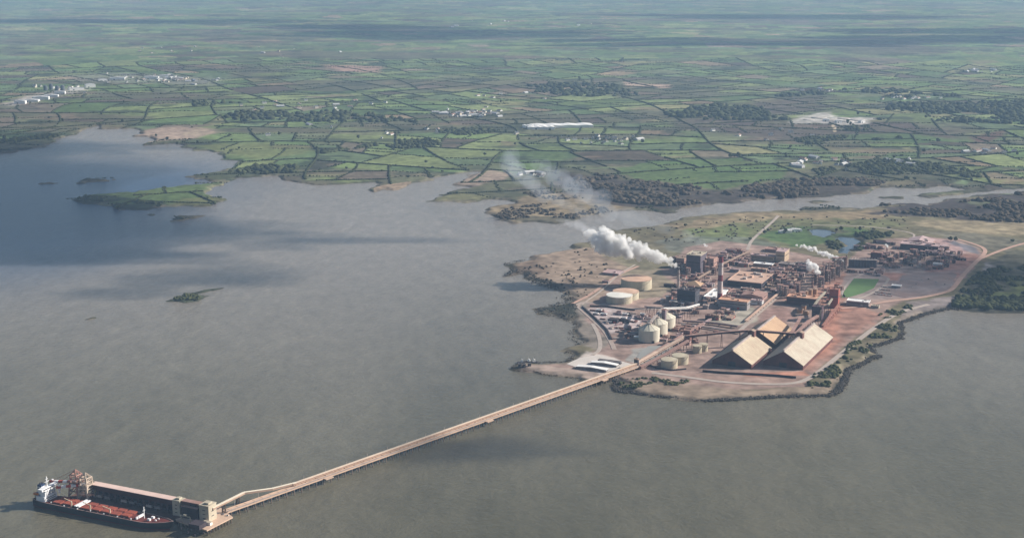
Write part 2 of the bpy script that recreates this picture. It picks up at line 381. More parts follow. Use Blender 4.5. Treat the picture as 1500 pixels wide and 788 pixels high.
# ---- the works' peninsula
paint([(730,480),(730,350),(870,336),(990,320),(1086,309),(1260,305),(1290,300),(1500,283),(1950,283),(1950,620),(730,620)], (.155,.135,.085), .95, 0, 0, .45)
paint([(1000,352),(1010,330),(1090,318),(1250,318),(1330,322),(1250,352),(1160,362),(1080,356)], (.145,.150,.075), .9, 2.5, 30, .4)
paint([(1120,345),(1165,330),(1250,335),(1290,340),(1230,352),(1160,362)], (.070,.125,.045), .85, 2, 16, .2)
paint([(1010,335),(1050,330),(1110,335),(1090,350),(1030,350)], (.13,.155,.065), .8, 2, 16, .3)
paint([(980,330),(1080,314),(1200,311),(1290,308),(1310,318),(1180,322),(1080,326),(1000,340)], (.27,.205,.13), .75, 2.5, 24, .4)
paint([(1290,302),(1400,292),(1500,284),(1560,290),(1600,330),(1480,328),(1400,322),(1330,318),(1285,312)], (.055,.046,.048), .92, 3, 30, .5)
paint([(1405,295),(1480,292),(1495,300),(1440,302)], (.12,.13,.075), .8, 1.5, 16)
paint([(1335,328),(1400,320),(1500,326),(1560,335),(1500,346),(1400,340)], (.30,.245,.16), .8, 2.5, 20, .3)
paint([(1340,340),(1420,342),(1500,350),(1500,372),(1440,365),(1400,352)], (.15,.14,.11), .7, 2, 20, .4)
paint([(735,412),(765,375),(850,362),(880,365),(905,375),(930,400),(880,440),(838,447),(790,420)], (.285,.215,.165), .95, 1, 20, .35)
paint([(740,400),(765,380),(790,385),(800,400),(770,405)], (.12,.085,.065), .6, 3, 20, .3)
paint([(738,404),(775,398),(800,412),(835,428),(820,432),(785,414),(750,405)], (.035,.038,.032), .85, 2, 6)
paint([(785,452),(810,444),(838,440),(850,450),(842,470),(815,465)], (.033,.036,.030), .92, 1.5, 6)
paint([(838,440),(870,442),(900,500),(880,515),(838,500),(845,472)], (.24,.205,.18), .85, 1, 12, .3)
paint([(880,365),(990,355),(990,395),(940,400),(905,385)], (.185,.165,.11), .8, 2, 20, .4)
paint([(960,352),(1030,345),(1120,350),(1130,362),(1000,372)], (.14,.16,.15), .5, 2, 12, .5)
PLANT = [(858,470),(862,446),(885,430),(905,402),(985,392),(1005,362),(1060,352),(1125,362),(1175,372),(1240,385),(1265,362),(1300,350),(1345,347),(1400,350),(1432,362),
 (1440,372),(1420,400),(1390,425),(1330,440),(1300,452),(1290,470),(1235,510),(1190,552),(1180,568),(1060,570),(930,556),(880,557),(855,552),(800,545),(762,541),(762,533),(800,533),(845,525),(882,510),(895,500)]
paint(PLANT, (.300, .212, .182), .95, .5, 10, .42)
paint([(762,540),(765,534),(800,534),(850,540),(900,545),(870,556),(840,550)], (.36,.28,.24), .9, .5, 5, .2)
paint([(905,572),(915,555),(1000,560),(1100,570),(1180,570),(1215,560),(1235,550),(1225,575),(1180,579),(1090,583),(1000,582)], (.27,.205,.16), .9, 1, 8, .35)
paint([(830,530),(862,515),(905,528),(880,548),(850,540)], (.52,.46,.42), .85, .6, 6, .2)
paint([(930,512),(985,505),(975,528),(940,532),(915,528)], (.30,.29,.27), .9, .5, 5, .1)
paint([(862,452),(905,448),(945,470),(925,485),(890,490)], (.46,.39,.38), .8, .8, 6, .6)
paint([(905,395),(965,395),(985,420),(965,436),(925,440)], (.25,.215,.15), .8, .6, 6, .2)
paint([(1065,450),(1100,448),(1110,470),(1075,478),(1030,472),(1040,460)], (.36,.34,.28), .8, 1, 6, .2)
paint([(1130,450),(1150,452),(1165,465),(1140,470),(1120,480),(1110,468)], (.27,.165,.14), .8, 1.2, 10, .2)
paint([(1185,490),(1205,462),(1228,442),(1262,450),(1290,462),(1270,480),(1240,500),(1215,530),(1190,546),(1170,552),(1190,520)], (.31, .17, .13), .85, 1.5, 20, .45)
paint([(1195,480),(1215,452),(1232,440),(1236,446),(1222,470),(1228,500),(1208,525),(1190,520),(1215,500)], (.40, .18, .12), .5, 1.8, 14, .5)
paint([(1095,545),(1180,545),(1186,551),(1090,551)], (.47,.21,.14), .7, .6, 5, .2)
paint([(1030,547),(1180,553),(1180,566),(1060,562),(1000,556),(985,548)], (.30,.205,.17), .8, .8, 8, .25)
paint([(1140,438),(1200,420),(1236,395),(1250,400),(1235,425),(1220,452),(1195,455)], (.38, .20, .15), .8, 1.4, 14, .4)
paint([(1236,395),(1262,388),(1340,392),(1420,396),(1392,424),(1300,440),(1240,438)], (.31,.245,.225), .85, .8, 8, .2)
paint([(1300,398),(1330,400),(1330,411),(1303,409)], (.52, .24, .17), .6, 1.6, 12, .4)
paint([(1355,385),(1420,372),(1432,378),(1400,410),(1360,400)], (.37, .19, .155), .75, 1.8, 18, .4)
paint([(1320,404),(1400,396),(1392,425),(1330,438),(1305,432)], (.25,.20,.195), .7, .5, 6, .15)
paint([(1320,352),(1350,347),(1400,353),(1420,366),(1400,374),(1330,365)], (.40,.27,.26), .85, 1, 10, .2)
paint([(1396,352),(1425,360),(1430,374),(1405,366)], (.17,.18,.21), .8, 1, 8, .2)
paint([(1340,442),(1395,428),(1405,440),(1400,452),(1350,460),(1310,474),(1320,460)], (.25,.21,.205), .9, 1.5, 10, .3)
paint([(1425,408),(1445,385),(1470,378),(1470,392),(1440,412)], (.27,.245,.245), .8, 1.2, 8)
paint([(1398,452),(1400,432),(1420,408),(1455,395),(1450,375),(1500,366),(1700,370),(1900,470),(1500,459)], (.080,.078,.058), .93, 1.5, 12, .8)
paint([(1405,438),(1440,428),(1500,422),(1600,422),(1600,438),(1440,443),(1400,445)], (.15,.17,.06), .9, 2, 10, .3)
paint([(1478,410),(1500,405),(1500,425),(1470,425)], (.10,.115,.05), .8, 2, 8, .3)
# shore fringe: mud and weed, then nothing below
mudc = np.where((fbm(X/90, Y/90, 101, 3) > .5)[:, None], (.20, .165, .125), (.055, .052, .042))
ms = np.clip(1-shore/26, 0, 1)*.75*land; col = col*(1-ms[:, None])+mudc*ms[:, None]
blend((~land).astype(float), (.09, .08, .06))
idx = np.arange(nr*nc).reshape(nr, nc)
Q = np.stack([idx[:-1, :-1].ravel(), idx[1:, :-1].ravel(), idx[1:, 1:].ravel(), idx[:-1, 1:].ravel()], 1)
keep = (Z[Q] > -2.6).any(1); keepf = keep | (Y[Q[:, 0]] > 6000)
Q = Q[:, ::-1]
tm = bpy.data.materials.new('farmland_soil'); tm.use_nodes = True; N = tm.node_tree.nodes; L = tm.node_tree.links; b = N['Principled BSDF']
b.inputs['Roughness'].default_value = 1; b.inputs['Specular IOR Level'].default_value = .05
va = N.new('ShaderNodeVertexColor'); va.layer_name = 'tint'; g = N.new('ShaderNodeNewGeometry')
def noi(scale, det=5, rough=.6):
    n = N.new('ShaderNodeTexNoise'); n.inputs['Scale'].default_value = scale; n.inputs['Detail'].default_value = det; n.inputs['Roughness'].default_value = rough
    L.new(g.outputs['Position'], n.inputs[0]); return n
n1 = noi(.035); n2 = noi(.004, 4)
mr = N.new('ShaderNodeMapRange'); mr.inputs[1].default_value = .3; mr.inputs[2].default_value = .7; mr.inputs[3].default_value = .62; mr.inputs[4].default_value = 1.38
L.new(n1.outputs[0], mr.inputs[0])
mr2 = N.new('ShaderNodeMapRange'); mr2.inputs[1].default_value = .3; mr2.inputs[2].default_value = .7; mr2.inputs[3].default_value = .8; mr2.inputs[4].default_value = 1.2
L.new(n2.outputs[0], mr2.inputs[0])
mm = N.new('ShaderNodeMath'); mm.operation = 'MULTIPLY'; L.new(mr.outputs[0], mm.inputs[0]); L.new(mr2.outputs[0], mm.inputs[1])
vm = N.new('ShaderNodeVectorMath'); vm.operation = 'SCALE'; L.new(va.outputs[0], vm.inputs[0]); L.new(mm.outputs[0], vm.inputs['Scale'])
L.new(vm.outputs[0], b.inputs['Base Color'])
terrain = np_mesh('terrain', np.c_[X, Y, Z], Q, tm, smooth=True, col=np.clip(col, 0, .9))
tag(terrain, kind='structure', label='green farmland, scrub and bare works ground of the estuary shore')
del Q, keep, keepf
# ------------------------------------------------------------------ water
wm = bpy.data.materials.new('estuary_water'); wm.use_nodes = True; N = wm.node_tree.nodes; L = wm.node_tree.links; b = N['Principled BSDF']
g = N.new('ShaderNodeNewGeometry')
mp = N.new('ShaderNodeMapping'); L.new(g.outputs['Position'], mp.inputs[0]); mp.inputs['Rotation'].default_value = (0, 0, R(35)); mp.inputs['Scale'].default_value = (1, .45, 1)
n = N.new('ShaderNodeTexNoise'); n.inputs['Scale'].default_value = .0016; n.inputs['Detail'].default_value = 7; n.inputs['Roughness'].default_value = .55; n.inputs['Distortion'].default_value = .8
L.new(mp.outputs[0], n.inputs[0])
rp = N.new('ShaderNodeValToRGB'); rp.color_ramp.elements[0].position = .30; rp.color_ramp.elements[1].position = .70
rp.color_ramp.elements[0].color = (.058, .053, .028, 1); rp.color_ramp.elements[1].color = (.158, .142, .098, 1)
L.new(n.outputs[0], rp.inputs[0]); L.new(rp.outputs[0], b.inputs['Base Color'])
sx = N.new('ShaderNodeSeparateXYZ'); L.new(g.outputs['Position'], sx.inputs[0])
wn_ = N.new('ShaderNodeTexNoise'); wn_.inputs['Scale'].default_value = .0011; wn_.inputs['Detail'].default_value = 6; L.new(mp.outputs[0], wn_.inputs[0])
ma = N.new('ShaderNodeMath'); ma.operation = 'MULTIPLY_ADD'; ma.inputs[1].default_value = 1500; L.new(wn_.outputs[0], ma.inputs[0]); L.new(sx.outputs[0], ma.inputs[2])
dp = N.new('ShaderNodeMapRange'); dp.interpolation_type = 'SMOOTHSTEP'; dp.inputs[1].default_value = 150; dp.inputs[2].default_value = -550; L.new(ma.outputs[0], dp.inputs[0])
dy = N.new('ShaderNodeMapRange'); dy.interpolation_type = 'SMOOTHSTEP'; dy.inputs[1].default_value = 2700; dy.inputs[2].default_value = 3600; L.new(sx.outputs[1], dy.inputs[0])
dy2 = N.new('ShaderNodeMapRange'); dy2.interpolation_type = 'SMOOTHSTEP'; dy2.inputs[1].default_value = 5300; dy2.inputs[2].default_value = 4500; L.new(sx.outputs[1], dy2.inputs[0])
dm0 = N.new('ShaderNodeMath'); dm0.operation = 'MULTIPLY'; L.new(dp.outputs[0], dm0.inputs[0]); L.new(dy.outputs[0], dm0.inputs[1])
shade_mask = N.new('ShaderNodeMath'); shade_mask.operation = 'MULTIPLY'; L.new(dm0.outputs[0], shade_mask.inputs[0]); L.new(dy2.outputs[0], shade_mask.inputs[1])
may = N.new('ShaderNodeMath'); may.operation = 'MULTIPLY_ADD'; may.inputs[1].default_value = 900; L.new(wn_.outputs[0], may.inputs[0]); L.new(sx.outputs[1], may.inputs[2])
sl = N.new('ShaderNodeMapRange'); sl.interpolation_type = 'SMOOTHSTEP'; sl.inputs[1].default_value = 2250; sl.inputs[2].default_value = 4200; L.new(may.outputs[0], sl.inputs[0])
far_tint = N.new('ShaderNodeMixRGB'); far_tint.inputs[2].default_value = (.255, .225, .195, 1); L.new(sl.outputs[0], far_tint.inputs[0]); L.new(rp.outputs[0], far_tint.inputs[1])  # base colour turns paler with distance across the water
shade_mix = N.new('ShaderNodeMixRGB'); shade_mix.inputs[2].default_value = (.035, .062, .12, 1); L.new(shade_mask.outputs[0], shade_mix.inputs[0]); L.new(far_tint.outputs[0], shade_mix.inputs[1])  # cloud shade on the left water, painted in as a blue base colour
gn = N.new('ShaderNodeTexNoise'); gn.inputs['Scale'].default_value = .035; gn.inputs['Detail'].default_value = 9; gn.inputs['Roughness'].default_value = .75; L.new(mp.outputs[0], gn.inputs[0])
gr = N.new('ShaderNodeMapRange'); gr.inputs[1].default_value = .3; gr.inputs[2].default_value = .7; gr.inputs[3].default_value = .80; gr.inputs[4].default_value = 1.22; L.new(gn.outputs[0], gr.inputs[0])
st = N.new('ShaderNodeTexWave'); st.inputs['Scale'].default_value = .0011; st.inputs['Distortion'].default_value = 14; st.inputs['Detail'].default_value = 5; st.inputs['Detail Scale'].default_value = 1.2; L.new(mp.outputs[0], st.inputs[0])
sr = N.new('ShaderNodeMapRange'); sr.inputs[1].default_value = .985; sr.inputs[2].default_value = 1.0; sr.inputs[3].default_value = 1; sr.inputs[4].default_value = 1.07; L.new(st.outputs['Fac'], sr.inputs[0])
gm = N.new('ShaderNodeMath'); gm.operation = 'MULTIPLY'; L.new(gr.outputs[0], gm.inputs[0]); L.new(sr.outputs[0], gm.inputs[1])
wvm = N.new('ShaderNodeVectorMath'); wvm.operation = 'SCALE'; L.new(shade_mix.outputs[0], wvm.inputs[0]); L.new(gm.outputs[0], wvm.inputs['Scale']); L.new(wvm.outputs[0], b.inputs['Base Color'])
b.inputs['Roughness'].default_value = .20; b.inputs['IOR'].default_value = 1.33; b.inputs['Specular IOR Level'].default_value = .5
wv = N.new('ShaderNodeTexNoise'); wv.inputs['Scale'].default_value = .09; wv.inputs['Detail'].default_value = 6; wv.inputs['Roughness'].default_value = .7
L.new(g.outputs['Position'], wv.inputs[0])
bp = N.new('ShaderNodeBump'); bp.inputs['Strength'].default_value = .8; bp.inputs['Distance'].default_value = 2.0
L.new(wv.outputs[0], bp.inputs['Height']); L.new(bp.outputs[0], b.inputs['Normal'])
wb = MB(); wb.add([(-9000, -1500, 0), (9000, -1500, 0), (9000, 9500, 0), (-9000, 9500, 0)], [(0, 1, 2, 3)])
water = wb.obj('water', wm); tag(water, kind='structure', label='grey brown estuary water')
pdm = mat('pond_water', (.055, .085, .12), .15, .1, .02, spec=.5)
for pp_ in (pond1, pond2):
    pw = W(pp_); cc_ = pw.mean(0); pw = cc_+(pw-cc_)*1.35; pb = MB(); pp2 = [tuple(q) for q in pw]
    pb.add([(x, y, .06) for x, y in pp2], [tuple(range(len(pp2)))]); pb_o = pb.obj('pond', pdm); tag(pb_o, kind='structure', label='blue pond on the rough ground behind the works')
# ------------------------------------------------------------------ haze
hm = bpy.data.materials.new('haze_air'); hm.use_nodes = True; N = hm.node_tree.nodes; L = hm.node_tree.links
N.remove(N['Principled BSDF']); pv = N.new('ShaderNodeVolumePrincipled'); L.new(pv.outputs[0], N['Material Output'].inputs['Volume'])
pv.inputs['Color'].default_value = (.44, .68, 1.0, 1); pv.inputs['Density'].default_value = 3.8e-5; pv.inputs['Anisotropy'].default_value = 0
hz = MB(); hz.box(0, 24000, -6, 62000, 56000, 790); haze = hz.obj('haze', hm); tag(haze, kind='stuff', label='thin blue air haze over the whole estuary')
# ------------------------------------------------------------------ clouds high above: their shadows lie on the water and far fields
def ico(sub=1):
    me = bpy.data.meshes.new('ico'); import bmesh
    bm = bmesh.new(); bmesh.ops.create_icosphere(bm, subdivisions=sub, radius=1); bm.to_mesh(me); bm.free()
    V = np.array([v.co[:] for v in me.vertices]); Fc = np.array([p.vertices[:] for p in me.polygons]); bpy.data.meshes.remove(me); return V, Fc
ICO1, ICO2, ICO3 = ico(1), ico(2), ico(3)
cm = bpy.data.materials.new('cloud_vapour'); cm.use_nodes = True; N = cm.node_tree.nodes; L = cm.node_tree.links
N.remove(N['Principled BSDF']); pv = N.new('ShaderNodeVolumePrincipled'); L.new(pv.outputs[0], N['Material Output'].inputs['Volume'])
pv.inputs['Color'].default_value = (1, 1, 1, 1); pv.inputs['Density'].default_value = .006
CLOUDS = [  # pixel of the shadow's middle on the ground, half width in m, half depth in m, thickness
 (-20, 290, 430, 560, 260), (60, 330, 330, 330, 240), (-120, 240, 600, 500, 300), (110, 372, 300, 110, 150), (330, 402, 170, 90, 70), (420, 350, 160, 100, 40), (250, 335, 300, 110, 90), (190, 425, 130, 60, 70), (560, 350, 200, 40, 60), (740, 656, 85, 50, 80), (650, 648, 50, 20, 40),
 (120, 34, 2300, 380, 180), (520, 42, 800, 350, 170), (650, 50, 1150, 500, 200), (930, 60, 700, 200, 140), (1120, 66, 1100, 300, 200),
 (1130, 26, 1700, 500, 150), (1420, 58, 900, 420, 240), (1460, 48, 1200, 400, 240), (1450, 405, 190, 180, 120), (100, 215, 330, 120, 110)]
CH = 1500.0
for k, (px, py, a, b_, th) in enumerate(CLOUDS):
    gx, gy = at(px, py, 4); off = CH/math.tan(SUN_EL); cx, cy = gx+math.cos(SUN_AZ)*off, gy+math.sin(SUN_AZ)*off
    V, Fc = ICO3; V = V.copy()
    for q in range(len(V)):
        n_ = mnoise.fractal(Vector(V[q])*1.7+Vector((k*7.1, 0, 0)), 1.0, 2.2, 4); V[q] *= 1+.8*n_
    V[:, 2] = np.where(V[:, 2] < 0, V[:, 2]*.45, V[:, 2])
    o = np_mesh('cloud', V*np.array([a*1.15, b_*1.15, th])+np.array([cx, cy, CH]), Fc, cm)
    tag(o, kind='structure', label='pale cloud drifting high over the estuary')
# ------------------------------------------------------------------ scattered growth
leaf_dark = mat('leaf_dark', (.050, .058, .028), .95, .6, .05, spec=.05)
leaf_olive = mat('leaf_olive', (.060, .066, .030), .95, .4, .10, spec=.05)
leaf_scrub = mat('leaf_scrub', (.075, .060, .044), .95, .5, .04, spec=.05)
bark = mat('bark', (.10, .075, .05), .95, .2, .5, spec=.05)
stone = mat('stone', (.075, .066, .058), .9, .4, .3, spec=.1)
def blobs(P, S, seed, sub=1, squash=.75, rough=.35):
    """many rough lumps in one sheet of numbers: centres P (n,3), radii S (n)"""
    r = np.random.RandomState(seed); V0, F0 = (ICO1 if sub == 1 else ICO2); n = len(P); k = len(V0)
    V = V0[None]*(1+rough*(r.rand(n, k, 1)-.5)*2)
    a = r.rand(n)*6.28; c, s = np.cos(a)[:, None], np.sin(a)[:, None]
    x = V[:, :, 0]*c-V[:, :, 1]*s; y = V[:, :, 0]*s+V[:, :, 1]*c
    V = np.stack([x, y, V[:, :, 2]*squash], 2)*S[:, None, None]*(1+.3*(r.rand(n, 1, 3)-.5))+P[:, None, :]
    Q = (F0[None]+(np.arange(n)*k)[:, None, None]).reshape(-1, 3)
    return V.reshape(-1, 3), Q
def terrain_z(x, y):
    return hills(x, y)
def scatter(name, label, polys, n, r0, r1, m, seed, clump=0, kind='stuff', lift=.25, squash=.75, mask=None):
    r = np.random.RandomState(seed); pts = []
    tot = sum(area([tuple(q) for q in W(p)]) for p in polys)
    for p in polys:
        Wp = W(p); k = max(4, int(n*area([tuple(q) for q in Wp])/tot)); got = 0
        for _ in range(30):
            x = r.uniform(Wp[:, 0].min(), Wp[:, 0].max(), k*3); y = r.uniform(Wp[:, 1].min(), Wp[:, 1].max(), k*3)
            ok = inside(Wp, x, y) & on_land(x, y)
            if clump: ok &= fbm(x/clump, y/clump, seed, 3) > .5
            pts.append(np.c_[x[ok], y[ok]][:k-got]); got += min(k-got, ok.sum())
            if got >= k: break
    P = np.concatenate(pts); S = r.uniform(r0, r1, len(P))*(.7+.6*r.rand(len(P)))
    z = terrain_z(P[:, 0], P[:, 1])
    V, Q = blobs(np.c_[P, z+S*lift], S, seed, 1, squash)
    return tag(np_mesh(name, V, Q, m), kind=kind, label=label)
scatter('woodland', 'dark scrub woodland on the shore right of the works road', [[(1400,450),(1402,434),(1425,408),(1460,394),(1510,390),(1620,395),(1640,458),(1500,457),(1440,455)]], 1100, 3, 7, leaf_olive, 1, 38)
scatter('woodland', 'thick dark wood edge standing along the water at the right', [[(1396,450),(1402,436),(1450,441),(1530,438),(1620,440),(1640,458),(1500,457),(1440,455),(1405,452)]], 800, 5, 9, leaf_dark, 2)
scatter('scrub', 'dark scrub and marsh bushes south of the tidal channel', [[(1290,302),(1400,293),(1500,285),(1580,290),(1600,330),(1480,328),(1400,322),(1330,316),(1290,312)]], 1100, 4, 9, leaf_scrub, 3, 90)
scatter('scrub', 'brown scrub belt on the far bank of the channel', [[(810,262),(830,252),(900,262),(1000,276),(1060,280),(1150,268),(1250,262),(1300,270),(1250,282),(1150,292),(1060,296),(980,306),(900,298),(850,285)]], 1600, 5, 10, leaf_scrub, 4, 110)
scatter('thicket', 'thicket around the blue pond behind the works', [[(1248,345),(1275,342),(1312,343),(1300,349),(1272,353)], [(1256,360),(1264,357),(1268,364),(1262,370),(1254,369)], [(1210,356),(1225,354),(1234,362),(1226,369),(1212,364)]], 170, 4, 7, leaf_dark, 5)
scatter('shrubs', 'clumps of shrub on the rocky shore below the storage sheds', [[(1180,560),(1190,553),(1225,535),(1240,522),(1252,522),(1235,545),(1215,570),(1190,574)], [(1275,500),(1270,490),(1290,478),(1312,478),(1315,492),(1295,502)], [(1240,510),(1255,500),(1272,505),(1280,516),(1250,530),(1236,532)], [(1285,466),(1300,458),(1335,450),(1335,458),(1300,470)]], 420, 1.8, 4.5, leaf_olive, 6, 22)
scatter('shrubs', 'olive shrubs on the headland between jetty and seawall', [[(905,570),(912,558),(960,556),(1010,560),(1000,567),(950,568),(915,574)]], 210, 1.5, 3.2, leaf_olive, 7, 18)
scatter('shrubs', 'scattered gorse on the rough ground west of the works', [[(760,400),(790,378),(860,368),(900,385),(870,435),(838,445),(800,415)], [(870,350),(980,330),(1080,325),(1080,352),(980,360)], [(1080,320),(1330,318),(1330,345),(1250,340),(1100,345)]], 300, 1.5, 4.0, leaf_scrub, 8, 45)
scatter('seaweed_rocks', 'dark weedy rocks on the points west of the works', [[(738,406),(752,396),(775,400),(800,414),(833,430),(820,433),(786,416)], [(785,456),(812,445),(838,440),(846,452),(842,470),(815,464)]], 420, .8, 2.2, mat('weed_rock', (.045, .042, .035), .9, .4, .3), 9, 0, squash=.5)
scatter('woodland', 'dark grove on the green headland island', [[(165,306),(200,298),(240,299),(238,304),(205,308)], [(110,294),(150,289),(185,289),(180,296),(130,297)]], 260, 4, 8, leaf_dark, 10, 60)
scatter('shrubs', 'low bushes on the small green islet', [[(252,441),(262,436),(278,432),(296,436),(290,441)]], 80, 2, 4, leaf_olive, 11)
scatter('scrub', 'marsh scrub on the far point beyond the smoke', [[(715,322),(740,308),(800,300),(880,305),(900,312),(850,322),(780,325)], [(760,284),(850,280),(890,290),(800,296)]], 420, 3, 6, leaf_scrub, 12, 70)
scatter('woodland', 'dark woods between the fields behind the bay', [[(360,262),(345,252),(380,243),(440,247),(430,255)], [(560,215),(630,206),(650,214),(590,222)], [(-10,205),(60,196),(110,198),(60,206),(0,212)], [(430,222),(520,212),(560,214),(470,228)], [(640,196),(700,190),(740,195),(680,201)]], 900, 6, 11, leaf_dark, 13, 160)
scatter('woodland', 'dark copses around the farms behind the channel', [[(1190,250),(1300,236),(1400,243),(1440,262),(1300,266),(1200,260)], [(1150,205),(1300,200),(1330,206),(1180,215)], [(1240,188),(1285,186),(1284,194),(1235,194)]], 800, 5, 10, leaf_dark, 14, 140)
scatter('woodland', 'far dark woodland across the plain', [[(940,165),(1250,130),(1500,150),(1500,185),(1300,178),(1000,178)], [(280,150),(470,160),(620,182),(300,180)], [(760,120),(900,128),(960,150),(800,150)]], 1500, 9, 16, leaf_dark, 15, 330)
# shoreline armour of boulders
def shore_rocks(name, label, line, n, seed, wd=4, r0=.8, r1=2.0, m=stone):
    r = np.random.RandomState(seed); Wl = W(line); seg = np.hypot(*(Wl[1:]-Wl[:-1]).T); cs = np.r_[0, np.cumsum(seg)]
    t = r.rand(n)*cs[-1]; k = np.clip(np.searchsorted(cs, t)-1, 0, len(seg)-1); u = ((t-cs[k])/seg[k])[:, None]
    P = Wl[k]*(1-u)+Wl[k+1]*u+r.normal(0, wd, (n, 2)); S = r.uniform(r0, r1, n)
    V, Q = blobs(np.c_[P, r.uniform(.1, 2.0, n)], S, seed, 1, .7)
    return tag(np_mesh(name, V, Q, m), kind='stuff', label=label)
shore_rocks('boulders', 'grey boulder armour along the southern seawall', peninsula[peninsula.index((898,556)):peninsula.index((1289,521))+1], 4200, 21, 3.4, .8, 1.9)
shore_rocks('boulders', 'boulders along the shore of the right hand bay', peninsula[peninsula.index((1280,517)):peninsula.index((1403,454))+1], 1400, 22, 4, .8, 1.9)
shore_rocks('boulders', 'dark stones round the quay spit beside the jetty', peninsula[peninsula.index((834,529)):peninsula.index((898,556))+1], 700, 23, 2.0, .4, 1.0, leaf_scrub)
shore_rocks('boulders', 'dark stones along the western bank of the works', peninsula[peninsula.index((767,381)):peninsula.index((834,529))+1], 800, 24, 4, .5, 1.5, leaf_scrub)
# ------------------------------------------------------------------ hedgerows along the field boundaries
def unwarp(x, y):
    x, y = np.asarray(x, float), np.asarray(y, float); qx, qy = x.copy(), y.copy()
    for _ in range(6):
        a, b_ = warp(qx, qy); qx, qy = x-a, y-b_
    return qx, qy
NOH = [W(p) for p in ([(810,262),(830,252),(900,262),(1000,276),(1060,280),(1150,268),(1250,262),(1300,270),(1250,282),(1150,292),(1060,296),(980,306),(900,298),(850,285)],
       [(1155,179),(1180,168),(1215,163),(1282,174),(1270,182),(1190,182)], [(700,330),(700,305),(760,285),(920,285),(930,315),(850,325)], [(195,204),(215,188),(325,190),(320,206)])]
PEN = LANDS[1]
pieces = []; far_pts = []; far_s = []
hr = np.random.RandomState(33)
for (a, b_, dep) in chords:
    Lc = math.dist(a, b_); n = max(2, int(Lc/6)); t = np.linspace(0, 1, n)
    x, y = unwarp(a[0]+(b_[0]-a[0])*t, a[1]+(b_[1]-a[1])*t)
    d = np.hypot(x, y)
    px, py = to_px(x, y, 4.0)
    ok = (d < 11000) & (px > -160) & (px < 1660)
    if not ok.any(): continue
    ok &= on_land(x, y) & ~inside(PEN, x, y)
    for q in NOH: ok &= ~inside(q, x, y)
    for P in LANDS[:1]: ok &= (dist_edges(P, x, y) > 16)
    ok &= vn(x/130, y/130, 55) > .16
    i = 0
    while i < n:
        if not ok[i]: i += 1; continue
        j = i
        while j < n and ok[j] and j-i < 60: j += 1
        if j-i >= 8: pieces.append((d[i:j].mean(), x[i:j], y[i:j]))
        i = j
pieces.sort(key=lambda q: -len(q[1])/q[0])
def hedge_mesh(x, y, org, seed, k_=1.0):
    r = np.random.RandomState(seed); n = len(x); z = terrain_z(x, y)
    P = np.c_[x, y, z+1.2]; P = np.repeat(P, 2, 0); P[:, :2] += r.normal(0, .8 if k_ == 1 else 3.5, (len(P), 2)); S = r.uniform(2.9, 4.0, len(P))
    S *= k_; tall = r.rand(len(P)) < .04; S[tall] *= 1.8
    return blobs(P-np.array(org), S, seed, 1, .8)
def hedge_label(x, y):
    px, py = to_px(x.mean(), y.mean(), 4)
    side = 'left' if px < 400 else 'middle' if px < 900 else 'right'
    where = ('just behind the shore' if py > 245 else 'in the nearer farmland' if py > 205 else 'in the mid distance' if py > 165 else 'far back on the plain')
    size = 'long' if len(x) > 55 else 'middling' if len(x) > 38 else 'short'
    return f'{size} dark hedgerow between green fields {where}, {side} of the picture', f'{size} hedgerows {where} {side}'
for k, (d, x, y) in enumerate(pieces[:260]):
    org = (float(x.mean()), float(y.mean()), 0); V, Q = hedge_mesh(x, y, org, k)
    o = np_mesh('hedgerow', V, Q, leaf_dark); o.location = org; l, gname = hedge_label(x, y); tag(o, l, 'hedgerow', gname)
VV = []; QQ = []; off = 0
for k, (d, x, y) in enumerate(pieces[260:]):
    if d > 9500: continue
    V, Q = hedge_mesh(x[::2], y[::2], (0, 0, 0), 1000+k, .8); VV.append(V); QQ.append(Q+off); off += len(V)
tag(np_mesh('hedgerows', np.concatenate(VV), np.concatenate(QQ), leaf_dark), kind='stuff', label='dark hedges dividing the far fields')
print('hedges', len(pieces), 'verts', off, 'leaves', nleaf)
# ------------------------------------------------------------------ trees one can tell apart
def make_tree(seed, h, r_, m):
    t = thing('field_tree', 'tree', 'tree')
    tr = MB(); tr.cyl(0, 0, -.5, .45, h*.5, 8, .25)
    rr = random.Random(seed)
    for k in range(5):
        a = k*1.3; tr.beam((0, 0, h*(.3+.04*k)), (math.cos(a)*r_*.6, math.sin(a)*r_*.6, h*.62), .25)
    tr.obj('trunk', bark, t)
    rs = np.random.RandomState(seed); n = 26
    u = rs.normal(0, 1, (n, 3)); u /= np.linalg.norm(u, axis=1)[:, None]; u *= rs.rand(n, 1)**.4
    P = u*np.array([r_*.75, r_*.75, h*.3])+np.array([0, 0, h*.62]); V, Q = blobs(P, rs.uniform(.22, .42, n)*r_, seed, 2, .85, .45)
    o = np_mesh('crown', V, Q, m); o.parent = t
    return t
TREES = [make_tree(1, 11, 5.5, leaf_dark), make_tree(2, 14, 6.0, leaf_dark), make_tree(3, 9, 5.5, leaf_olive)]
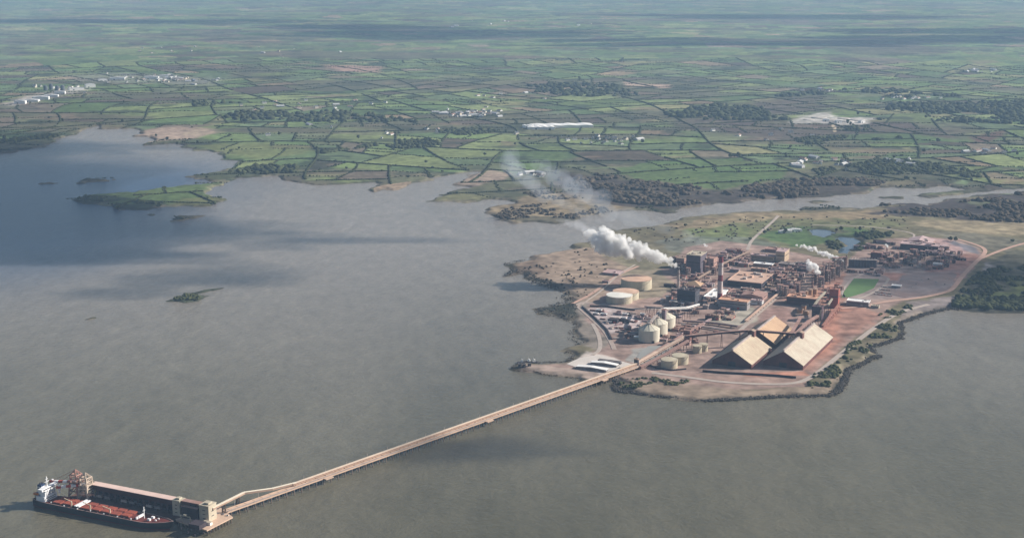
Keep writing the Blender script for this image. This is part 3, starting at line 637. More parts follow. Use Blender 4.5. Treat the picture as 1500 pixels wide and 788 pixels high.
tree_spots = [ # px, py, scale, label part
 (1374,209,1.6,'lone round tree on the big green field under the quarry'), (1151,232,1.1,'single tree in the pasture below the quarry road'),
 (1089,178,2.4,'big dark tree clump top left of the quarry'), (1084,179,2.0,'dark tree beside the big clump left of the quarry'), (1432,166,1.7,'dark tree right of the quarry in green fields'),
 (1076,231,1.9,'large dark tree by the white cottage, middle right'), (1070,232,1.6,'dark tree left of the cottage tree, middle right'), (1081,231,1.5,'dark tree tight against the white cottage'),
 (1483,355,1.0,'bush like tree by the road bend at the right'), (1392,353,1.1,'dark tree beside the tan field right of the works'), (1400,354,1.0,'second dark tree beside the tan field'),
 (785,201,1.6,'dark tree in the hamlet left of the white sheds'), (790,202,1.4,'smaller tree in the hamlet left of the white sheds'), (630,210,1.5,'tall dark tree at the end of the grove behind the bay'),
 (608,211,1.6,'dark tree in the grove behind the bay'), (596,213,1.7,'wide dark tree in the grove behind the bay'), (588,214,1.4,'tree at the left of the grove behind the bay'),
 (1004,332,1.0,'tree on the rough grass behind the works'), (1120,343,1.0,'tree beside the straight works road'), (1150,342,1.1,'tree near the farm behind the works'),
 (1099,352,1.0,'small tree where the works road turns'), (1232,338,1.1,'tree on the green field beside the ponds'), (1260,339,1.0,'tree right of the ponds field')]
used = [False]*3
for k, (px, py, s, lab) in enumerate(tree_spots):
    x, y, z = place(px, py); v = k % 3
    lab = lab
    if not used[v]: t = TREES[v]; t.location = (x, y, z); t.scale = (s,)*3; t['label'] = lab; used[v] = True
    else: dup(TREES[v], (x, y, z), k*1.1, lab, None, (s,)*3)
for k in range(90):      # field trees of the farmland, in loose groups
    while True:
        px, py = rng.uniform(-20, 1520), rng.uniform(150, 268)
        x, y, z = place(px, py)
        if on_land(np.array([x]), np.array([y]))[0] and vn(np.array([x/400]), np.array([y/400]), 99)[0] > .45: break
    zone = 'left' if px < 500 else 'centre' if px < 1000 else 'right'; dd = 'nearer' if py > 215 else 'farther'
    dup(TREES[k % 3], (x, y, z), rng.uniform(0, 6), f'round dark tree among the {dd} fields, {zone} of the picture', f'{dd} field trees {zone}', (rng.uniform(.8, 1.3),)*3)
# ------------------------------------------------------------------ houses, farms and white sheds of the farmland
white_wall = mat('white_render', (.78, .76, .71), .8, .08, .2)
cream_wall = mat('cream_render', (.62, .55, .45), .8, .12, .2)
slate = mat('slate_roof', (.13, .135, .15), .8, .25, .3)
tile = mat('brown_roof', (.24, .15, .12), .8, .25, .3)
tin = mat('tin_roof', (.52, .52, .52), .6, .15, .1)
glassd = mat('dark_window', (.03, .035, .045), .2, .2, .2, spec=.5)
steel_w = mat('white_cladding', (.76, .75, .73), .6, .07, .05)
def make_house(name, cat, lx, ly, h, rh, wm_, rm, chim=1, annex=0):
    t = thing(name, cat, cat)
    wl = MB(); wl.box(0, 0, -.5, lx, ly, h+.5)
    wl.add([(-lx/2, -ly/2, h), (lx/2, -ly/2, h), (0, -ly/2, h+rh*.97), (-lx/2, ly/2, h), (lx/2, ly/2, h), (0, ly/2, h+rh*.97)], [(0, 1, 2), (4, 3, 5)])
    if annex: wl.box(lx/2+annex/2, ly*.15, -.5, annex, ly*.45, h*.8+.5)
    wl.obj('wall', wm_, t)
    r_ = MB(); r_.gable(0, 0, h+.02, lx+.9, ly+.8, rh, .25); ro = r_.obj('roof', rm, t)
    if annex: a = MB(); a.box(lx/2+annex/2+.1, ly*.15, h*.8+.02, annex+.3, ly*.5, .3); a.obj('annex_roof', rm, t)
    for k in range(chim): c = MB(); c.box(0, (-1 if k == 0 else 1)*ly*.38, h+rh*.7, .9, .9, rh*.6+.9); c.obj('chimney', wm_, ro)
    for s in (-1, 1):
        for q in range(3):
            m = MB(); m.box(s*(lx/2+.03), -ly*.3+q*ly*.3, 1, .06, 1.2, 1.3); m.obj('window', glassd, t)
    m = MB(); m.box(0, -ly/2-.03, 0, 1.2, .06, 2.1); m.obj('door', glassd, t)
    return t
HT = [make_house('cottage', 'house', 8, 15, 4, 3.2, white_wall, slate, 2), make_house('house', 'house', 10, 13, 6, 3.2, cream_wall, slate, 2, 4),
      make_house('bungalow', 'house', 10, 18, 3.4, 2.6, white_wall, tile, 1, 5), make_house('barn', 'barn', 15, 30, 5, 3.2, mat('barn_wall', (.4, .4, .4), .8), tin, 0)]
HU = [False]*4
HD = ['white cottage with slate roof', 'cream two storey house with slate roof', 'white bungalow with brown roof', 'grey tin roofed barn']
def put_house(px, py, v, where, rot=None):
    x, y, z = place(px, py); s = rng.uniform(.95, 1.35); rot = rng.uniform(0, 3.14) if rot is None else rot
    lab = f'{HD[v]} {where}'; gr = lab
    if not HU[v]: t = HT[v]; t.location = (x, y, z); t.rotation_euler.z = rot; t.scale = (s,)*3; tag(t, lab, None, gr); HU[v] = True
    else: t = dup(HT[v], (x, y, z), rot, lab, gr, (s,)*3)
VILL = [ # ellipse px, spread, count, words
 (690,166,50,7,42,'in the village at the middle of the plain'), (240,117,95,7,44,'in the long town on the left horizon side'), (85,130,50,6,14,'near the quarry town at far left'),
 (900,206,55,6,22,'in the hamlet right of the long white sheds'), (1195,240,60,7,18,'in the farms behind the tidal channel'), (1310,238,40,5,8,'among trees behind the channel at right'),
 (1200,133,28,3,10,'in the far hamlet above the quarry'), (1330,145,60,4,12,'in the far fields right of the quarry'), (1440,105,40,3,12,'in the distant village at far right'),
 (470,155,130,8,18,'along the lane behind the left bay'), (780,256,22,3,6,'behind the drifting smoke on the far shore'), (1440,222,50,8,9,'by the road at the right edge'),
 (330,75,200,9,14,'in the distant plain at upper left'), (750,35,160,9,10,'near the far upper horizon'), (760,140,70,7,10,'above the middle village'), (1120,195,90,9,9,'on the heath left of the quarry'), (580,195,160,12,12,'among the hedged fields behind the bay')]
for (cx, cy, sx, sy, n, where) in VILL:
    for k in range(n):
        for _ in range(20):
            px, py = cx+rng.gauss(0, .5)*sx, cy+rng.gauss(0, .5)*sy; x, y = at(px, py, 4)
            if on_land(np.array([x]), np.array([y]))[0]: break
        put_house(px, py, rng.choice([0, 0, 1, 2, 2, 3]), where)
def shed(name, label, cat, px, py, lx, ly, h, rot, wallm, roofm, rh=2, group=None, bays=1, z=None, vents=0):
    """long low shed: walls, one pitched roof per bay, door, gutters"""
    x, y, zz = place(px, py); t = thing(name, label, cat, (x, y, zz if z is None else z), rot, group)
    w_ = MB(); w_.box(0, 0, -1, lx, ly, h+1)
    bw = lx/bays
    for k in range(bays): w_.ends(-lx/2+bw*(k+.5), ly, h, bw, rh)
    w_.obj('wall', wallm, t)
    for k in range(bays):
        r_ = MB(); r_.gable(-lx/2+bw*(k+.5), 0, h+.03, bw-.05, ly+1, rh, .4); ro = r_.obj('roof', roofm, t)
        for q in range(vents):
            v = MB(); v.box(-lx/2+bw*(k+.5), -ly*.4+ly*.8*q/max(1, vents-1), h+rh-.3, 2.2, 3, 2.0); v.obj('roof_vent', roofm, ro)
    d = MB(); d.box(-lx*.2, -ly/2-.06, 0, min(7, lx*.2), .12, min(5, h*.7)); d.obj('door', glassd, t)
    return t
for (px, py, lx, ly, rot, lab) in [(822,186,260,75,.12,'long bright white factory shed on the plain, largest of three'), (792,189,110,45,.1,'low white factory shed left of the largest'), (776,187,60,30,.1,'small white shed at the left of the factory')]:
    shed('factory_shed', lab, 'factory', px, py, lx, ly, 9, rot, steel_w, steel_w, 2.5, None, 4)
for k, (px, py) in enumerate([(46,149),(60,146),(75,142),(88,138),(30,152),(112,132),(132,128),(150,119),(172,117),(222,116),(240,114),(262,117)]):
    shed('works_shed', 'pale industrial shed in the long town at the left' if k > 6 else 'pale works shed on the quarry floor at far left', 'shed', px, py, rng.uniform(40, 90), rng.uniform(22, 40), rng.uniform(8, 16), rng.uniform(0, .5), steel_w, tin, 3, 'town sheds' if k > 6 else 'quarry floor sheds')
for k, (px, py) in enumerate([(67,133),(75,132),(84,133),(92,134)]):
    x, y, z = place(px, py); t = thing('cement_tower', 'dark tower of the far left quarry works, one of four', 'tower', (x, y, z), .2, 'towers of the quarry works')
    m = MB(); m.cyl(0, 0, -1, 11, 22+k % 2*6, 16); m.obj('shell', mat('dark_tower', (.10, .11, .12)), t); m = MB(); m.cyl(0, 0, 21.1+k % 2*6, 8, 5, 16, 6); m.obj('cap', mat('dark_tower', (.1, .11, .12)), t)
for k, (px, py, a) in enumerate([(1185,176,20),(1200,173,26),(1222,177,30),(1240,178,24),(1255,176,28),(1236,174,22)]):
    x, y, z = place(px, py); t = thing('gravel_heap', 'pale gravel heap in the quarry on the heath', 'heap', (x, y, z), k, 'quarry heaps')
    m = MB(); m.cyl(0, 0, -1, a*1.6, a*.12+1, 14, a*.9, cone=a*.16); m.obj('gravel', mat('pale_gravel', (.46, .42, .38), .95, .25), t, True)
for k, (px, py) in enumerate([(1210,178),(1228,180),(1262,180)]):
    shed('quarry_shed', 'small pale shed beside the gravel heaps of the heath quarry', 'shed', px, py, 26, 18, 9, .3*k, steel_w, tin, 3, 'sheds in the heath quarry')
shed('farmhouse', 'white farm building on the green field behind the works', 'farm', 1150, 341, 34, 14, 5, .25, white_wall, tin, 2.5)
shed('farm_shed', 'long grey farm shed beside the white farm building', 'farm', 1163, 339, 40, 16, 5, .25, steel_w, tin, 2.5)
# ================================================================== THE WORKS
VA = R(-24.5)                                   # across-plant direction; the other axis is 90 degrees further round
clad_tan = mat('cladding_tan', (.36, .26, .20), .8, .15, .08, dust=.5); clad_pink = mat('cladding_pink', (.34, .21, .18), .8, .18, .08, dust=.6)
clad_grey = mat('cladding_grey', (.24, .22, .22), .8, .2, .08, dust=.4); clad_cream = mat('cladding_cream', (.46, .41, .32), .8, .1, .08, dust=.3)
clad_dark = mat('cladding_dark', (.045, .036, .045), .8, .3, .1); red_dust = mat('red_dust_steel', (.33, .15, .11), .9, .3, .08)
rust = mat('rust_steel', (.15, .07, .06), .85, .3, .1); pale_steel = mat('pale_steel', (.42, .36, .33), .7, .15, .1, dust=.4)
purple_steel = mat('purple_steel', (.10, .062, .072), .8, .35, .1); concrete = mat('works_concrete', (.38, .31, .27), .9, .15, .06, dust=.3)
roof_or = mat('orange_dust_roof', (.58, .33, .22), .9, .18, .08, dust=.5); roof_tan = mat('tan_roof', (.56, .38, .29), .85, .14, .05, dust=.45)
roof_mauve = mat('mauve_roof', (.42, .31, .31), .85, .2, .08, dust=.5); tank_cream = mat('tank_cream', (.48, .43, .32), .7, .12, .08, dust=.25, streak=True)
tank_tan = mat('tank_tan_roof', (.60, .40, .29), .8, .12, .06, dust=.35); silo_white = mat('silo_concrete', (.60, .56, .46), .8, .1, .08, streak=True, dust=.3)
asphalt = mat('asphalt', (.20, .185, .185), .95, .12, .1, spec=.1); dust_road = mat('dusty_road', (.46, .30, .24), .95, .12, .08, spec=.1); pale_road = mat('pale_track', (.40, .34, .30), .95, .12, .08, spec=.1)
white_paint = mat('white_paint', (.80, .78, .76), .6, .06, .1); red_paint = mat('red_paint', (.48, .06, .04), .6, .2, .2)
def ribbon(name, pts, wd, m, z=.35, label=None):
    P = np.array([at(*p, 4) for p in pts]); # smooth by subdivision
    for _ in range(2):
        Q_ = [P[0]]
        for i in range(len(P)-1): Q_ += [P[i]*.75+P[i+1]*.25, P[i]*.25+P[i+1]*.75]
        P = np.array(Q_+[P[-1]])
    T = np.gradient(P, axis=0); T /= np.linalg.norm(T, axis=1)[:, None]; Nn = np.c_[-T[:, 1], T[:, 0]]*wd/2
    b_ = MB(); A, B = P+Nn, P-Nn; n = len(P); zz = hills(P[:, 0], P[:, 1])+z
    V = [(x, y, q) for (x, y), q in zip(A, zz)]+[(x, y, q) for (x, y), q in zip(B, zz)]+[(x, y, q-1.4) for (x, y), q in zip(A, zz)]+[(x, y, q-1.4) for (x, y), q in zip(B, zz)]
    b_.add(V, [(i, n+i, n+i+1, i+1) for i in range(n-1)]+[(2*n+i, i, i+1, 2*n+i+1) for i in range(n-1)]+[(n+i, 3*n+i, 3*n+i+1, n+i+1) for i in range(n-1)])
    return tag(b_.obj(name, m), kind='structure', label=label)
ribbon('road', [(900,512),(895,500),(885,484),(868,468),(851,453),(845,447),(852,443),(862,444)], 9, concrete, .5)
ribbon('road', [(856,443),(900,448),(940,454),(975,452)], 8, concrete, .42)
ribbon('road', [(868,474),(878,492),(880,512),(868,520)], 8, pale_road, .4)
ribbon('track', [(838,445),(868,430),(890,412),(915,398),(935,390)], 7, dust_road, .4)
ribbon('track', [(852,446),(884,424),(905,402),(930,388)], 4, pale_road, .45)
ribbon('road', [(1232,452),(1262,449),(1300,441),(1345,437),(1388,428),(1398,421),(1408,406),(1425,388),(1443,372),(1443,364),(1425,357),(1400,350)], 10, dust_road, .7)
ribbon('road', [(1436,379),(1465,367),(1500,356),(1560,345),(1700,335)], 9, dust_road, .55)
ribbon('road', [(1082,486),(1120,450),(1152,423),(1172,404)], 9, pale_road, .4)
ribbon('road', [(1062,470),(1105,438),(1140,415),(1165,398)], 5, pale_road, .5)
ribbon('road', [(1095,366),(1100,353),(1112,342),(1132,325),(1140,316)], 8, pale_road, .4)
ribbon('road', [(1190,330),(1270,331),(1340,341),(1338,349)], 6, pale_road, .4)
ribbon('road', [(955,546),(1010,553),(1060,560),(1120,563),(1168,562),(1195,549),(1225,524),(1262,494),(1295,470),(1320,456),(1360,446)], 10, pale_road, .5)
ribbon('road', [(1228,447),(1222,462),(1205,482),(1196,500)], 7, red_dust, .5)
ribbon('road', [(1236,443),(1262,437),(1295,420),(1302,408)], 6, pale_road, .45)
ribbon('road', [(1238,436),(1232,428),(1245,410),(1262,402)], 5, pale_road, .5)
# playing field
def flat(name, poly, m, z, label=None, level=4.0):
    P = [at(*p, level) for p in poly]
    if sum(P[i][0]*P[(i+1) % len(P)][1]-P[(i+1) % len(P)][0]*P[i][1] for i in range(len(P))) < 0: P = P[::-1]
    b_ = MB(); b_.prism(P, 4+z-1.3, 4+z); return tag(b_.obj(name, m), kind='structure', label=label)
flat('lawn', [(1233,436),(1236,428),(1251,408),(1288,409),(1280,422),(1262,430),(1245,435)], mat('mown_grass', (.095, .175, .055), .95, .10, .03), .5, 'bright green playing field inside the works')
flat('yard', [(932,526),(937,516),(950,507),(985,506),(968,520),(952,529)], mat('grey_yard', (.27, .27, .26), .95, .08, .05), .45)
flat('quay', [(830,533),(850,524),(878,520),(907,528),(925,533),(888,545),(850,540)], mat('pale_concrete', (.56, .51, .47), .95, .08, .05), .4)
flat('yard', [(1322,403),(1365,400),(1402,402),(1392,420),(1330,436),(1308,432)], mat('mauve_yard', (.25, .205, .20), .95, .25, .03, dust=.6), .4)

def along(ax, ay, u, v, rot=VA):
    return ax+u*math.cos(rot)-v*math.sin(rot), ay+u*math.sin(rot)+v*math.cos(rot)
def block(name, label, cat, px, py, lx, ly, h, wallm, roofm, rot=VA, group=None, roof='flat', rh=3, vents=2, wins=True, roof2=None, base=4.0):
    """building whose near right ground corner is seen at px,py"""
    ax, ay = at(px, py, base); cx, cy = along(ax, ay, -lx/2, ly/2, rot)
    t = thing(name, label, cat, (cx, cy, base), rot, group)
    m = MB(); m.box(0, 0, -1, lx, ly, h+1)
    if roof == 'gable': m.ends(0, ly, h, lx, rh)
    m.obj('wall', wallm, t)
    m = MB()
    if roof == 'gable': m.gable(0, 0, h+.02, lx+1, ly+1, rh, .5)
    elif roof == 'hip': m.gable(0, 0, h+.02, lx+1, ly+1, rh, .5, ly*.45)
    else: m.box(0, 0, h+.02, lx+.6, ly+.6, .7)
    ro = m.obj('roof', roofm, t)
    if roof == 'flat':
        m = MB()
        for s in (-1, 1): m.box(s*(lx/2), 0, h+.72, .6, ly+.6, .9); m.box(0, s*(ly/2), h+.72, lx-.6, .6, .9)
        m.obj('parapet', roofm, ro)
    r_ = random.Random(int(px*7+py))
    for k in range(vents):
        m = MB(); a, b_, c = r_.uniform(.06, .14)*lx, r_.uniform(.06, .14)*ly, r_.uniform(1.5, 4)
        m.box(r_.uniform(-.35, .35)*lx, r_.uniform(-.35, .35)*ly, h+.7, a, b_, c+(rh*.6 if roof != 'flat' else 0)); m.obj('roof_vent', pale_steel if k % 2 else roofm, ro)
    if wins:
        m = MB(); n = max(2, int(lx/6))
        m.box(0, -ly/2-.06, h*.6, lx*.88, .12, min(1.6, h*.16))
        m.obj('window_band', glassd, t)
        m = MB(); n = max(2, int(ly/7))
        m.box(lx/2+.06, 0, h*.6, .12, ly*.8, min(1.6, h*.16))
        m.obj('window_band', glassd, t)
    m = MB(); m.box(lx*.2, -ly/2-.08, 0, min(5, lx*.3), .16, min(5, h*.6)); m.obj('door', red_paint if r_.random() < .3 else pale_steel, t)
    return t
# ---- bauxite storage sheds
def storage_shed(label, px, py, ly, lx, eave, rh, wallm, roofm, rot, hood=None, seam=None):
    ax, ay = at(px, py, 4); cx, cy = along(ax, ay, -lx/2, ly/2, rot)
    t = thing('storage_shed', label, 'shed', (cx, cy, 4), rot)
    m = MB(); m.box(0, 0, -1, lx, ly, eave+1)
    m.add([(-lx/2, -ly/2, eave), (lx/2, -ly/2, eave), (0, -ly/2, eave+rh*.98), (-lx/2, ly/2, eave), (lx/2, ly/2, eave), (0, ly/2, eave+rh*.98)], [(0, 1, 2), (4, 3, 5)])
    m.obj('wall', wallm, t)
    m = MB(); m.gable(0, 0, eave+.02, lx+2, ly+2, rh, .7); ro = m.obj('roof', roofm, t)
    m = MB(); n = int(ly/8)
    for k in range(n+1):                          # standing seams of the sheeting
        y = -ly/2+ly*k/n
        for s in (-1, 1): m.beam((s*(lx/2+1), y, eave+.75), (0, y, eave+rh+.75), .35, .3)
    m.obj('roof_seams', roofm, ro)
    m = MB(); m.box(0, 0, eave+rh+.2, 3.4, ly, 2.6); m.obj('ridge_gallery', pale_steel, ro)
    for k in range(6):
        m = MB(); m.box(lx/2+.1, -ly/2+ly*(k+.5)/6, 0, .2, 5, 5); m.obj('side_door', rust, t)
    m = MB(); m.box(0, -ly/2-.1, 0, 14, .2, 9); m.obj('end_door', clad_dark, t)
    if hood is not None:
        m = MB(); m.box(0, hood, eave+rh-5, 12, 12, 13); h_ = m.obj('hood', rust, t)
        m = MB(); m.gable(0, hood, eave+rh+8.05, 13, 13, 2, .4); m.obj('hood_roof', clad_tan, h_)
    if seam is not None: m = MB(); m.box(lx/4, seam, eave+rh/2-1.2, 1, 1.2, 1.5); 
    return t
SR = R(-26.5)
cream_sheet = mat('cream_sheeting', (.50, .42, .31), .75, .1, .06, dust=.55); tan_sheet = mat('tan_sheeting', (.49, .33, .21), .8, .1, .05, dust=.35); pale_sheet = mat('pale_sheeting', (.50, .445, .36), .75, .1, .06, dust=.55)
gable_dark = mat('dusty_dark_gable', (.115, .045, .042), .9, .35, .08)
storage_shed('cream roofed storage shed nearest the tanks with a dark gable end', 1100.6, 540.5, 122, 73, 7.5, 22.5, gable_dark, cream_sheet, SR, 57)
ax, ay = at(1100.6, 540.5, 4); bx, by = along(ax, ay, 0, 150, SR); ppx, ppy = to_px(bx, by, 4.0)
storage_shed('tan roofed storage shed behind the cream one, in line with it', float(ppx), float(ppy), 118, 73, 7.5, 22.5, gable_dark, tan_sheet, SR)
storage_shed('long pale storage shed on the right, with a brown hood in mid ridge', 1176, 542, 212, 73, 7.5, 22.5, gable_dark, pale_sheet, SR, 5)
# low dark walls before the sheds
def wall_run(name, label, pts, h, wd, m):
    P = [at(*p, 4) for p in pts]; t = MB()
    for a, b_ in zip(P[:-1], P[1:]): t.beam((*a, 4+h/2), (*b_, 4+h/2), wd, h+1)
    return tag(t.obj(name, m), label, 'wall')
wall_run('retaining_wall', 'long dark wall in front of the storage sheds', [(1029,544.5),(1060,547),(1100,549),(1140,551.5),(1166,554)], 3.2, 2, clad_dark)
wall_run('bund_wall', 'dark bund wall beside the left shore road', [(853,450),(872,467),(889,484),(896,498)], 2.6, 3, clad_dark)
wall_run('bund_wall', 'dark bund wall south of the big flat tanks', [(864,449),(890,450),(930,455)], 2.6, 3, clad_dark)
wall_run('bund_wall', 'curved dark bund round the two cream tanks by the seawall', [(948,534),(962,540),(985,543),(1005,541)], 2.0, 2, clad_dark)
# ---- tanks and silos
def tank(label, px, py, r_, h, shell, roofm, group=None, cone=.06, name='storage_tank', base=4.0, cat='tank', rings=2, stair=True):
    x, y = at(px, py, base); y += r_*.97; t = thing(name, label, cat, (x, y, base), 0, group)
    n = 40 if r_ > 10 else 20
    m = MB(); m.cyl(0, 0, -.6, r_, h+.6, n); m.obj('shell', shell, t, False)
    m = MB(); m.cyl(0, 0, h+.02, r_+.25, .5, n, cone=r_*cone); ro = m.obj('roof', roofm, t)
    m = MB()
    for k in range(n):
        a, b_ = 6.2832*k/n, 6.2832*(k+1)/n; m.beam((r_*math.cos(a), r_*math.sin(a), h+1.6), (r_*math.cos(b_), r_*math.sin(b_), h+1.6), .15)
        if k % 2 == 0: m.beam((r_*math.cos(a), r_*math.sin(a), h+.5), (r_*math.cos(a), r_*math.sin(a), h+1.6), .12)
    m.obj('railing', pale_steel, ro)
    if stair:
        m = MB(); q = 12
        for k in range(q):
            a = -1.9+1.3*k/q; b_ = -1.9+1.3*(k+1)/q
            m.beam(((r_+.6)*math.cos(a), (r_+.6)*math.sin(a), h*k/q), ((r_+.6)*math.cos(b_), (r_+.6)*math.sin(b_), h*(k+1)/q), .9, .4)
        m.obj('stair', pale_steel, t)
    for k in range(rings): m = MB(); m.cyl(0, 0, h*(k+1)/(rings+1), r_+.12, .3, n); m.obj('stiffening_ring', shell, t)
    return t
tank('largest flat tank with a tan roof, at the back left', 934, 426.5, 34, 21, tank_cream, tank_tan)
tank('flat cream tank, front one of the middle pair, left', 908.5, 446.5, 28, 15, tank_cream, mat('tank_white_roof', (.72, .70, .64), .7, .06, .05))
tank('flat tan topped tank half hidden behind its cream neighbour', 918, 441, 28, 15, tank_cream, tank_tan)
tank('cream tank with pale lid, left one of the pair by the seawall', 981.5, 541, 15, 14.5, tank_cream, tank_cream)
tank('cream tank, right and farther one of the pair by the seawall', 997.5, 535, 15, 14.5, tank_cream, tank_cream)
tank('small cream tank beside the conveyor, left of two', 1022, 518, 8.5, 13, tank_cream, tank_cream)
tank('small cream tank beside the conveyor, right of two', 1031, 515.5, 8.5, 13, tank_cream, tank_cream)
tank('small squat pale tank in front of the tall silos', 934, 497, 7, 3.5, tank_cream, white_paint)
def silo(label, px, py):
    x, y = at(px, py, 4); y += 20; t = thing('silo', label, 'silo', (x, y, 4), 0)
    m = MB(); m.cyl(0, 0, -1, 20.3, 25, 44); m.obj('shell', silo_white, t, False)
    m = MB(); m.cyl(0, 0, 24.02, 20.8, 8.5, 44, r2=4.2); ro = m.obj('cone_roof', silo_white, t)
    m = MB(); m.cyl(0, 0, 32.5, 4.4, 3.2, 16, cone=1); m.obj('cap', pale_steel, ro)
    m = MB()
    for k in range(12):
        a = 6.2832*k/12; m.beam((20.9*math.cos(a), 20.9*math.sin(a), 24.8), (4.5*math.cos(a), 4.5*math.sin(a), 33), .35, .3)
    m.obj('roof_ribs', silo_white, ro)
    m = MB(); m.cyl(0, 0, 0, 20.6, 1.4, 44); m.obj('plinth', concrete, t)
    m = MB(); m.box(6, -20.2, 0, 5, 1.6, 5); m.obj('door', clad_dark, t)
    return t
silo('tall white silo with cone roof, nearest of the three', 952, 503)
silo('tall white silo with cone roof, middle one of the three', 964, 493.5)
silo('tall white silo with cone roof, farthest of the three', 975.5, 485)
def lattice(m, p, lx, ly, h, bays, wd=.8):
    x, y, z = p
    for a in (-1, 1):
        for b_ in (-1, 1): m.beam((x+a*lx/2, y+b_*ly/2, z), (x+a*lx/2, y+b_*ly/2, z+h), wd)
    for k in range(bays+1):
        zz = z+h*k/bays
        for a in (-1, 1):
            m.beam((x+a*lx/2, y-ly/2, zz), (x+a*lx/2, y+ly/2, zz), wd*.7); m.beam((x-lx/2, y+a*ly/2, zz), (x+lx/2, y+a*ly/2, zz), wd*.7)
            if k < bays:
                z2 = z+h*(k+1)/bays; s = 1 if k % 2 else -1
                m.beam((x+a*lx/2, y-s*ly/2, zz), (x+a*lx/2, y+s*ly/2, z2), wd*.5); m.beam((x-s*lx/2, y+a*ly/2, zz), (x+s*lx/2, y+a*ly/2, z2), wd*.5)
def gallery(label, pts, wd, h, m, step=24, legm=rust, name='conveyor_gallery', roofm=None, zg=4.0, group=None):
    """covered belt on trestles; pts are (px,py,z of the belt)"""
    P = [Vector((*at(a, b_, z), z)) for a, b_, z in pts]; o = P[0].copy(); o.z = 0
    t = thing(name, label, 'conveyor', (o.x, o.y, 0), 0, group)
    g_ = MB(); r_ = MB(); wn = MB()
    for a, b_ in zip(P[:-1], P[1:]):
        a, b_ = a-o, b_-o; g_.beam(a, b_, wd, h); up = Vector((0, 0, h/2+.17)); r_.beam(a+up, b_+up, wd+.6, .3)
        side = (b_-a).cross(Vector((0, 0, 1))).normalized()*(wd/2+.05); wn.beam(a+side, b_+side, .12, h*.3)
    g_.obj('gallery', m, t); r_.obj('roof', roofm or m, t); wn.obj('window', clad_dark, t)
    for a, b_ in zip(P[:-1], P[1:]):
        n = max(1, int((b_-a).length/step)); d = (b_-a).normalized(); s = Vector((-d.y, d.x, 0)).normalized()*(wd*.6)
        for k in range(n):
            c = a.lerp(b_, (k+.5)/n)-o
            if c.z-h/2 < zg+2: continue
            q = MB(); top = c-Vector((0, 0, h/2)); f = Vector((c.x, c.y, zg-.5))
            q.beam(top+s*.6, f+s*1.6, .7); q.beam(top-s*.6, f-s*1.6, .7); mz = (top.z+zg)/2
            q.beam(Vector((c.x, c.y, mz))+s*1.1, Vector((c.x, c.y, mz))-s*1.1, .5); q.beam(top+s*.6, Vector((c.x, c.y, mz))-s*1.1, .4)
            q.obj('trestle', legm, t)
    return t
gallery('long brown gallery climbing from the jetty towards the storage sheds', [(930,534,10),(962,516,13),(1004,493,28)], 5.5, 4, mat('gallery_tan', (.56, .40, .31), .8, .12, .1), 20, rust, roofm=mat('gallery_tan_roof', (.60, .44, .34), .8))
gallery('second brown gallery right of the jetty conveyor', [(938,538,8),(975,519,14),(1008,499,24)], 5, 3.5, clad_pink, 18)
gallery('thin gallery running beside the yard into the works', [(940,527,7),(985,500,9),(1030,474,9)], 4.5, 3, clad_pink, 18)
gallery('low pink belt between the silos and the jetty galleries', [(958,520,6),(1000,494,7),(1040,468,7),(1075,449,7)], 5, 3, roof_mauve, 18)
gallery('long dark gallery crossing high to the storage shed hoods', [(1004,493,29),(1068,486.5,33),(1100,484,34)], 4.5, 3.5, rust, 26, rust, roofm=clad_pink)
gallery('gallery bridging the two storage sheds ridge to ridge', [(1104,484.5,34),(1162,489,34),(1172,485,34)], 4.5, 3.5, rust, 26, rust, roofm=clad_pink)
gallery('inclined gallery rising to the near silo top', [(936,484,9),(954,471.5,37)], 4, 3.2, pale_steel, 14)
gallery('steep gallery from near silo to the dark lift tower', [(953,472,37),(970,452.5,47)], 4, 3.2, pale_steel, 30)
gallery('white gallery leading right from the silo lift tower', [(971,452,46),(1006,451,30),(1024,446,20)], 3.6, 3, white_paint, 22)
gallery('white gallery leading left from the silo lift tower', [(945,449,20),(971,451.5,46)], 3.2, 2.6, pale_steel, 22)
gallery('pink inclined gallery behind the tan shed', [(1159,489,30),(1173,464.5,30)], 4.5, 3.5, clad_pink, 18)
gallery('wide pink inclined gallery above the pale shed', [(1165,490,33),(1184,471,24),(1198,463,20)], 5, 4, clad_pink, 16)
gallery('cream duct rising to the red tower', [(1193,447,26),(1200,437,34),(1209,428,38)], 3.5, 3.2, clad_cream, 40)
gallery('cream gallery beside the red tower', [(1203,451,22),(1213,447,28),(1219,438,34)], 3, 2.8, clad_cream, 40)
gallery('red dusty gallery running down towards the shore', [(1205,478,6),(1229,446,16)], 4, 3, red_dust, 16, red_dust)
gallery('cream chute between the dark tower and the red yard', [(1200,470,5),(1203,455,26)], 3, 3, clad_cream, 40)
gallery('long pale pipe bridge running away through the works', [(1022,408,14),(1060,386,14),(1100,367,14)], 4, 2.5, clad_tan, 22, rust, 'pipe_bridge')
gallery('pale pipe bridge parallel to the straight works road', [(1092,470,8),(1130,438,9),(1168,408,10)], 4, 2.5, roof_tan, 18, rust, 'pipe_bridge')
gallery('grey pipe bridge lying across the middle of the works', [(998,475,7),(1040,480,7),(1084,487,7)], 4.5, 2.2, clad_grey, 18, clad_dark, 'pipe_bridge')
gallery('dark pipe bridge above the grey one in mid works', [(1000,470,8),(1045,473,8),(1080,478,8)], 5, 2.2, purple_steel, 18, clad_dark, 'pipe_bridge')
